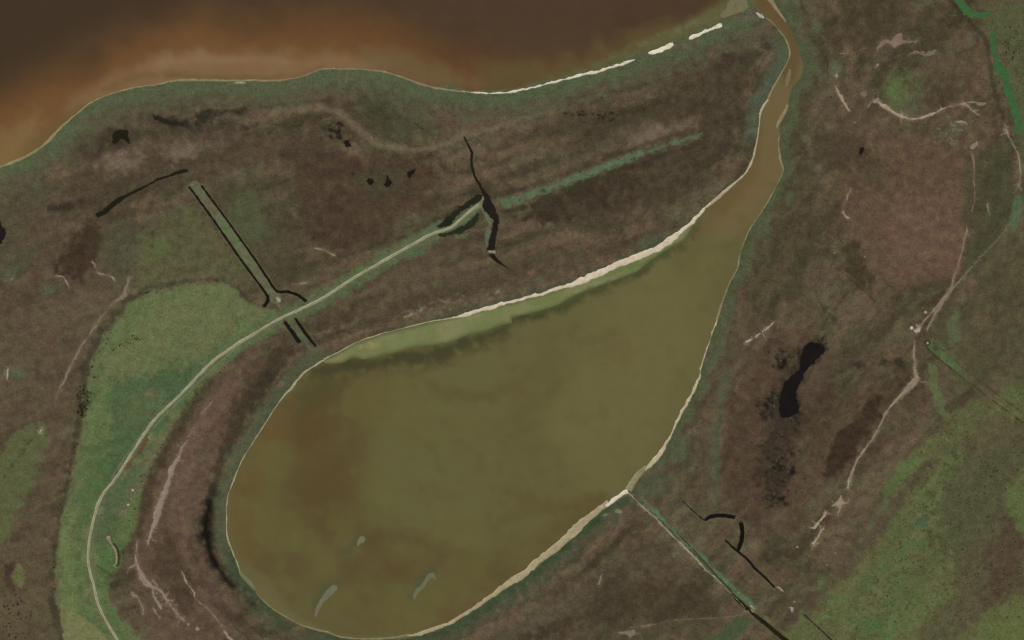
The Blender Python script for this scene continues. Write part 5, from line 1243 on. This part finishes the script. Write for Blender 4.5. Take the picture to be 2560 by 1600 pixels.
for nm, pts, col, lb, ct in BARS:
    seed += 1
    finish(nm, sheet_mesh(nm, pts, -0.22, 0.6, 1.0, 14, 4.0, 0, seed), earth(col, 0.1), lb, ct, "structure")

# algae flat below the north beach
p = smooth([q[:2] for q in FLAT], True, 8)
FF = Field(np.arange(p[:, 0].min() - 10, p[:, 0].max() + 10, 3.0), np.arange(p[:, 1].min() - 10, p[:, 1].max() + 10, 3.0), (116, 119, 78))
FF.put(full, sstep((FF.n[40] - 0) / 1.2) * .6, (104, 113, 68))
FF.put(full, sstep((-FF.n[40] - 0) / 1.2) * .6, (126, 124, 88))
FF.line(T(1, 2, [(640, 395, 30), (720, 385, 50), (800, 370, 30)]), (132, 118, 88), .8, 8, 4)
FF.line(T(1, 2, [(1000, 260, 30), (1100, 240, 50), (1150, 230, 30)]), (146, 134, 86), .7, 6, 4)
FF.line(T(2, 1, [(520, 1300, 24), (800, 1180, 24), (1050, 1090, 20), (1200, 1020, 20)]), (132, 140, 100), .7, 4, 4)
FF.line(T(2, 1, [(860, 1085, 50), (1000, 1040, 60), (1120, 1010, 60), (1180, 990, 40)]), (92, 110, 60), .9, 8, 5)
FF.line(T(2, 1, [(180, 1350, 60), (420, 1290, 50)]), (100, 112, 66), .7, 8, 6)
FF.line(T(2, 1, [(1500, 790, 50), (1600, 720, 60), (1680, 640, 50)]), (122, 126, 86), .9, 8, 4)
sdf = sd_poly(FF.X, FF.Y, p) + 0.8 * FF.n[15]
FF.put(full, sstep((sdf + 11) / 11) * .75, (80, 92, 54))
ins = sdf < 8
keep = ins[:-1, :-1] | ins[1:, :-1] | ins[1:, 1:] | ins[:-1, 1:]
Zf = np.clip(WZ - 0.02 * sdf, -0.8, -0.06)
finish("algae_flat", grid_mesh("algae_flat", FF.X, FF.Y, Zf, FF.c, "cover", keep), cover_material("algae_mud", 0.08, 0.2, hue=0.01), "pale green algae covered mud flat below the lagoon's white beach", "mud flat", "structure")

# road: gravel strip with two worn wheel tracks
m, nt, N, L, b = nodes("gravel_road")
at = N.new("ShaderNodeAttribute")
at.attribute_name = "across"
ab = N.new("ShaderNodeMath")
ab.operation = 'ABSOLUTE'
L.new(at.outputs["Fac"], ab.inputs[0])
cr = N.new("ShaderNodeValToRGB")
el = cr.color_ramp.elements
el[0].position = 0.0
el[0].color = (*alb((132, 130, 102)), 1)
el[1].position = 1.0
el[1].color = (*alb((112, 116, 84)), 1)
for ps, c in ((0.28, (134, 132, 104)), (0.5, (166, 162, 134)), (0.72, (160, 156, 128)), (0.86, (126, 126, 96))):
    e = el.new(ps)
    e.color = (*alb(c), 1)
L.new(ab.outputs[0], cr.inputs["Fac"])
tc = N.new("ShaderNodeTexCoord")
nz = N.new("ShaderNodeTexNoise")
nz.inputs["Scale"].default_value = 0.05
nz.inputs["Detail"].default_value = 6
L.new(tc.outputs["Object"], nz.inputs["Vector"])
mr = N.new("ShaderNodeMapRange")
mr.inputs["From Min"].default_value = .3
mr.inputs["From Max"].default_value = .7
mr.inputs["To Min"].default_value = .82
mr.inputs["To Max"].default_value = 1.14
L.new(nz.outputs["Fac"], mr.inputs["Value"])
vs = N.new("ShaderNodeVectorMath")
vs.operation = 'SCALE'
L.new(cr.outputs["Color"], vs.inputs[0])
L.new(mr.outputs[0], vs.inputs["Scale"])
L.new(vs.outputs[0], b.inputs["Base Color"])
b.inputs["Roughness"].default_value = 0.95
b.inputs["Specular IOR Level"].default_value = 0.1
finish("gravel_road", ribbon_mesh("gravel_road", ROAD, 0.45, 0.2, -0.4, 0.55, 4.0, 5, attr="across", wave=0.1), m, "pale gravel road sweeping through the green meadow to the ponds", "road", "structure")
for pts, lb in ((T(0, 2, [(1360, 1045, 8), (1330, 1090, 8), (1240, 1210, 8), (1120, 1390, 9), (1050, 1490, 6)]), "thin wheel track on the west verge of the gravel road"),
                (T(0, 2, [(2300, 215, 10), (2200, 295, 12), (2000, 470, 8), (1720, 745, 9), (1500, 965, 9), (1460, 1020, 8)]), "thin wheel track on the east verge of the gravel road")):
    seed += 1
    finish("dirt_trail", ribbon_mesh("dirt_trail", pts, 0.2, 0.05, -0.4, 0.4, 4, seed), earth((112, 116, 84), .14), lb, "trail", "structure")


# ================================================================== GRASS TUSSOCKS, SHRUBS, SMALL THINGS
def sample(px, py):
    i = np.clip(np.searchsorted(G.xs, px), 0, len(G.xs) - 1)
    j = np.clip(np.searchsorted(G.ys, py), 0, len(G.ys) - 1)
    return G.c[j, i], Z[j, i], np.minimum(sdL[j, i], sdG[j, i])


def scatter(n, poly, seed):
    """random points inside an outline"""
    r = np.random.default_rng(seed)
    p = np.array([q[:2] for q in poly])
    lo, hi = np.maximum(p.min(0), (-20, -20)), np.minimum(p.max(0), (2580, 1620))
    q = r.random((n, 2)) * (hi - lo) + lo
    return q[sd_poly(q[:, 0].astype(np.float32), q[:, 1].astype(np.float32), poly) < 0]


ALL = [(-20, -20), (2580, -20), (2580, 1620), (-20, 1620)]
pt = np.concatenate([scatter(70000, PAST, 1), scatter(34000, MEADOW, 2), scatter(90000, ALL, 3), scatter(9000, O([(2330, 0), (2460, 0), (2460, 420), (2330, 60)]), 4)])
cc, zz, wd = sample(pt[:, 0], pt[:, 1])
dn = 0.7 * fbm(pt[:, 0], pt[:, 1], 38, 3, 91) + 0.6 * fbm(pt[:, 0], pt[:, 1], 11, 2, 95)
ok = (zz > -0.15) & (wd > 6) & (np.random.default_rng(8).random(len(pt)) < sstep((dn + .9) / 1.9))
pt, cc, zz = pt[ok], cc[ok], zz[ok]
n = len(pt)
r_ = np.random.default_rng(5)
rad = 0.7 + 1.5 * r_.random(n) ** 2 + 1.4 * (r_.random(n) > .95)
hgt = rad * r_.uniform(0.25, 0.55, n)
ang0 = r_.random(n) * 6.283
NV = 6
V = np.empty((n, NV + 1, 3), np.float32)
V[:, 0, 0] = pt[:, 0] - 1280 + r_.normal(0, .3, n)
V[:, 0, 1] = 800 - pt[:, 1] + r_.normal(0, .3, n)
V[:, 0, 2] = zz + hgt
for k in range(NV):
    a = ang0 + k * 6.283 / NV + r_.normal(0, .25, n)
    rr = rad * r_.uniform(.55, 1.3, n)
    V[:, k + 1, 0] = pt[:, 0] - 1280 + rr * np.cos(a)
    V[:, k + 1, 1] = 800 - pt[:, 1] + rr * np.sin(a)
    V[:, k + 1, 2] = zz - 0.12
base = (np.arange(n, dtype=np.int32) * (NV + 1))[:, None]
tri = np.concatenate([np.stack([np.zeros(NV, np.int32), 1 + np.arange(NV, dtype=np.int32), 1 + (np.arange(NV, dtype=np.int32) + 1) % NV], 1).ravel()[None, :] + base]).reshape(-1, 3)
me = bpy.data.meshes.new("grass_tussocks")
me.vertices.add(n * (NV + 1))
me.vertices.foreach_set("co", V.ravel())
me.loops.add(tri.size)
me.loops.foreach_set("vertex_index", tri.ravel())
me.polygons.add(len(tri))
me.polygons.foreach_set("loop_start", np.arange(0, tri.size, 3, dtype=np.int32))
me.update(calc_edges=True)
past = (pt[:, 0] > 1950) & (pt[:, 1] > 950)
fac = np.where(r_.random(n) < np.where(past, .38, .2), r_.uniform(.5, .85, n), r_.uniform(.85, 1.25, n))
tint = 1 + r_.normal(0, .02, (n, 3))
tc_ = np.ones((n, NV + 1, 4), np.float32)
tc_[..., :3] = (cc * fac[:, None] * tint)[:, None, :]
a = me.color_attributes.new("cover", 'FLOAT_COLOR', 'POINT')
a.data.foreach_set("color", tc_.ravel())
finish("grass_tussocks", me, cover_material("tussock_grass", 0.1, 0), "scattered low grass tussocks over the marsh and pasture", "grass", "stuff")


def leaf_material(name, col):
    return cover_material(name, 0.25, 0, color=alb(col), scales=(0.9, 0.2))


def shrub_mesh(seed):
    r = random.Random(seed)
    v, f = [], []
    for k in range(5):                      # stem, a tapered five sided post
        a = k * 6.283 / 5
        v.append((.09 * math.cos(a), .09 * math.sin(a), -.15))
        v.append((.05 * math.cos(a), .05 * math.sin(a), .5))
    for k in range(5):
        j = (k + 1) % 5
        f.append((2 * k, 2 * j, 2 * j + 1, 2 * k + 1))
    lobes = [(r.uniform(-.45, .45), r.uniform(-.45, .45), r.uniform(.3, .6), r.uniform(.4, .62)) for _ in range(6)]
    for i in range(190):
        x, y, z, q = r.choice(lobes)
        u, w = r.uniform(-1, 1), r.uniform(0, 6.283)
        s = math.sqrt(1 - u * u)
        rr = q * r.uniform(.65, 1.05)
        c = Vector((x + rr * s * math.cos(w), y + rr * s * math.sin(w), max(.05, z + rr * u * .8)))
        e1 = Vector((r.uniform(-1, 1), r.uniform(-1, 1), r.uniform(-.6, .6))).normalized() * r.uniform(.09, .19)
        e2 = e1.cross(Vector((r.uniform(-1, 1), r.uniform(-1, 1), 1))).normalized() * r.uniform(.06, .13)
        b0 = len(v)
        v += [tuple(c - e1), tuple(c + e2), tuple(c + e1), tuple(c - e2)]
        f.append((b0, b0 + 1, b0 + 2, b0 + 3))
    me = bpy.data.meshes.new("shrub")
    me.from_pydata(v, [], f)
    me.update()
    return me


SH = [shrub_mesh(300 + i) for i in range(5)]
SHG = [m_.copy() for m_ in SH]
lm1, lm2 = leaf_material("shrub_leaves", (50, 50, 30)), leaf_material("bush_leaves", (52, 64, 38))
for m_ in SH:
    m_.materials.append(lm1)
for m_ in SHG:
    m_.materials.append(lm2)


def shrub(x, y, s, label, group, green=False):
    _, z, w_ = sample(np.array([x]), np.array([y]))
    if z[0] < -0.2 or w_[0] < 4:
        return
    o = bpy.data.objects.new("shrub", rnd.choice(SHG if green else SH))
    COL.objects.link(o)
    o.location = (x - 1280, 800 - y, float(z[0]))
    o.scale = (s * rnd.uniform(.85, 1.2), s * rnd.uniform(.85, 1.2), s * .75)
    o.rotation_euler = (0, 0, rnd.uniform(0, 6.28))
    o["label"] = label
    o["category"] = "shrub"
    o["group"] = group


def along(pts, n, sp, s0, s1, label, group, green=False):
    q = smooth([(a, b_, 1) for a, b_ in pts], False, 6)
    for _ in range(n):
        c = q[rnd.randrange(len(q))]
        shrub(c[0] + rnd.gauss(0, sp), c[1] + rnd.gauss(0, sp), rnd.uniform(s0, s1), label, group, green)


lab = "dark shrub in the dense clump on the meadow's west edge"
for _ in range(34):
    c = rnd.choice([(745, 730, 22), (800, 680, 26), (835, 745, 20), (770, 830, 22), (785, 880, 20), (800, 790, 18)])
    p = T(0, 2, [(c[0] + rnd.gauss(0, c[2]), c[1] + rnd.gauss(0, c[2] * 1.4))])[0]
    shrub(p[0], p[1], rnd.uniform(1.8, 3.6), lab, "shrub clump on the meadow's west edge")
along(T(0, 2, [(880, 560), (860, 480), (900, 360), (960, 220), (1040, 90)]), 16, 5, 1.4, 2.8, "green shrub strung along the meadow's upper west edge", "shrubs on the meadow's upper west edge", True)
along(T(0, 2, [(730, 1080), (700, 1240), (650, 1420)]) + T(0, 3, [(570, 160), (520, 400), (500, 640), (500, 860), (520, 1080)]), 26, 3, 1.3, 2.4, "dark shrub in the thin line on the meadow's lower west edge", "shrubs on the meadow's lower west edge")
along(T(0, 2, [(2200, 380), (1960, 600), (1800, 840), (1680, 1000), (1560, 1150), (1440, 1360), (1330, 1500)]) + T(0, 3, [(1300, 150), (1250, 330), (1200, 520)]), 30, 3, 1.3, 2.6, "green shrub in the line on the meadow's east edge", "shrubs on the meadow's east edge", True)
along(T(0, 2, [(1060, 280), (1160, 240), (1250, 180), (1320, 150)]), 18, 6, 1.3, 2.6, "dark shrub in the thicket inside the upper meadow", "shrubs in the upper meadow thicket")
along(T(0, 1, [(1270, 1300), (1400, 1250), (1570, 1210), (1700, 1170), (1880, 1140), (2050, 1140), (2200, 1180)]), 16, 3, 1.3, 2.6, "dark shrub along the meadow's rounded north edge", "shrubs on the meadow's north edge")
for _ in range(40):
    p = T(0, 3, [(rnd.uniform(20, 360), rnd.uniform(1080, 1490))])[0]
    shrub(p[0], p[1], rnd.uniform(1.4, 3.0), "dark bush dotted over the brown southwest corner", "bushes in the southwest corner")
for _ in range(70):
    q = scatter(1, O([(2080, 1330), (2200, 1150), (2420, 1020), (2440, 1500), (2200, 1500), (2060, 1450)]), rnd.randrange(10 ** 6))
    if len(q):
        shrub(float(q[0][0]), float(q[0][1]), rnd.uniform(1.4, 3.0), "dark green bush dotted over the southern pasture", "bushes on the southern pasture", True)
for _ in range(26):
    p = T(3, 0, [(rnd.gauss(2290, 50), rnd.gauss(440, 90))])[0]
    shrub(p[0], p[1], rnd.uniform(1.6, 3.2), "dark bush beside the weedy channel in the northeast corner", "bushes in the northeast corner", True)


ONES = ["", "first", "second", "third", "fourth", "fifth", "sixth", "seventh", "eighth", "ninth", "tenth", "eleventh", "twelfth", "thirteenth", "fourteenth", "fifteenth", "sixteenth", "seventeenth", "eighteenth", "nineteenth"]
TENS = {2: "twent", 3: "thirt", 4: "fort", 5: "fift", 6: "sixt", 7: "sevent"}


def ordinal(k):
    if k < 20:
        return ONES[k]
    return TENS[k // 10] + ("ieth" if k % 10 == 0 else "y-" + ONES[k % 10])


by = {}
for o in COL.objects:
    if o.name.startswith("shrub"):
        by.setdefault(o["group"], []).append(o)
for g_, lst in by.items():
    lst.sort(key=lambda o: -o.location.y)
    for k, o in enumerate(lst):
        o["label"] = ordinal(k + 1) + " from the north: " + o["label"]


def mound(x, y, r, h, col, label, seed):
    rr = random.Random(seed)
    nr, na = 5, 14
    v = [(0, 0, h)]
    wob = [rr.uniform(.82, 1.16) for _ in range(na)]
    for i in range(1, nr + 1):
        t = i / nr
        for k in range(na):
            a = k * 6.283 / na
            q = r * t * (1 + (wob[k] - 1) * t)
            v.append((q * math.cos(a), q * math.sin(a), h * math.cos(t * 1.5708) * rr.uniform(.85, 1.1) - (.5 if i == nr else 0)))
    f = [(0, 1 + k, 1 + (k + 1) % na) for k in range(na)]
    for i in range(nr - 1):
        for k in range(na):
            a, b_ = 1 + i * na + k, 1 + i * na + (k + 1) % na
            f.append((a, a + na, b_ + na, b_))
    me = bpy.data.meshes.new("earth_mound")
    me.from_pydata(v, [], f)
    me.update()
    me.polygons.foreach_set("use_smooth", np.ones(len(me.polygons), bool))
    o = finish("earth_mound", me, earth(col, .14), label, "mound")
    o.location = (x - 1280, 800 - y, 0.05)


MOUNDS = [
    (T(3, 2, [(1358, 76)])[0], 4.9, 1.2, (186, 176, 156), "round white mound at the end of the eastern dirt trail"),
    (T(3, 1, [(1490, 1440)])[0], 4.0, 1.0, (168, 152, 134), "small white mound north of the round white one"),
    (T(0, 3, [(1255, 96)])[0], 3.6, 1.0, (176, 164, 136), "northernmost pale mound on the meadow's east side"),
    (T(0, 3, [(1240, 182)])[0], 2.8, .8, (126, 130, 94), "middle dull mound on the meadow's east side"),
    (T(0, 3, [(1212, 236)])[0], 3.5, 1.0, (176, 162, 136), "southernmost pale mound on the meadow's east side"),
    (T(0, 3, [(1025, 548)])[0], 6.0, 1.4, (150, 126, 104), "tan mound at the head of the curved earth bank"),
    (T(0, 3, [(1780, 1366)])[0], 4.2, .8, (134, 118, 100), "small tan mound below the branching scar"),
    (T(0, 3, [(1866, 1408)])[0], 6.0, .9, (138, 122, 102), "larger tan mound below the branching scar"),
    (T(3, 3, [(276, 636)])[0], 3.2, .8, (140, 126, 108), "pale mound west of the dumbbell scar"),
    (T(3, 3, [(640, 690)])[0], 2.8, .7, (124, 112, 100), "grey mound east of the dumbbell scar"),
    (T(3, 3, [(556, 802)])[0], 2.8, .7, (124, 110, 92), "tan mound south of the dumbbell scar"),
    (T(3, 3, [(250, 1152)])[0], 2.6, .7, (138, 126, 112), "pale mound near the straight ditch's end"),
    (T(3, 1, [(630, 876)])[0], 3.0, .7, (128, 110, 94), "pale mound beside the faint diagonal furrow"),
    (T(3, 1, [(920, 915)])[0], 3.2, .7, (122, 104, 88), "pale mound on the south of the eastern plain"),
    (T(3, 0, [(820, 1160)])[0], 3.0, .7, (122, 106, 90), "pale mound south of the slim scar by the river"),
]
for i, (p, r, h, col, lb) in enumerate(MOUNDS):
    mound(p[0], p[1], r, h, col, lb, 900 + i)

finish("earth_bank", ribbon_mesh("earth_bank", T(0, 3, [(1030, 565, 16), (1052, 605, 16), (1085, 655, 18), (1102, 725, 20), (1100, 790, 18), (1078, 812, 14), (1108, 830, 10)]), 0.5, 1.0, -0.3, 0.4, 3, 77), earth((140, 124, 98), .15),
       "curved pale earth bank with a dark outer ditch beside the meadow", "bank")

# round tank in a trampled ring
tx, ty = 2318.5, 857.5
tank = bpy.data.objects.new("water_tank", None)
COL.objects.link(tank)
tank.location = (tx - 1280, 800 - ty, 0)
tank["label"] = "small round pale water tank inside a dark ring of mud"
tank["category"] = "water tank"


def ring(name, r0, r1, z0, z1, mat, seg=28):
    v, f = [], []
    for k in range(seg):
        a = k * 6.283185 / seg
        c, s_ = math.cos(a), math.sin(a)
        v += [(r1 * c, r1 * s_, z0), (r1 * c, r1 * s_, z1), (r0 * c, r0 * s_, z1), (r0 * c, r0 * s_, z0)]
    for k in range(seg):
        j = (k + 1) % seg
        for e in range(3):
            f.append((4 * k + e, 4 * j + e, 4 * j + e + 1, 4 * k + e + 1))
    me = bpy.data.meshes.new(name)
    me.from_pydata(v, [], f)
    me.update()
    return finish(name, me, mat, parent=tank)


ring("tank_wall", 2.9, 3.3, -.2, 1.4, earth((150, 152, 130), .1))
v = [(2.95 * math.cos(k * 6.283185 / 28), 2.95 * math.sin(k * 6.283185 / 28), 1.1) for k in range(28)]
me = bpy.data.meshes.new("tank_water")
me.from_pydata(v, [], [tuple(range(28))])
me.update()
finish("tank_water", me, dark_water((132, 140, 116)), parent=tank)
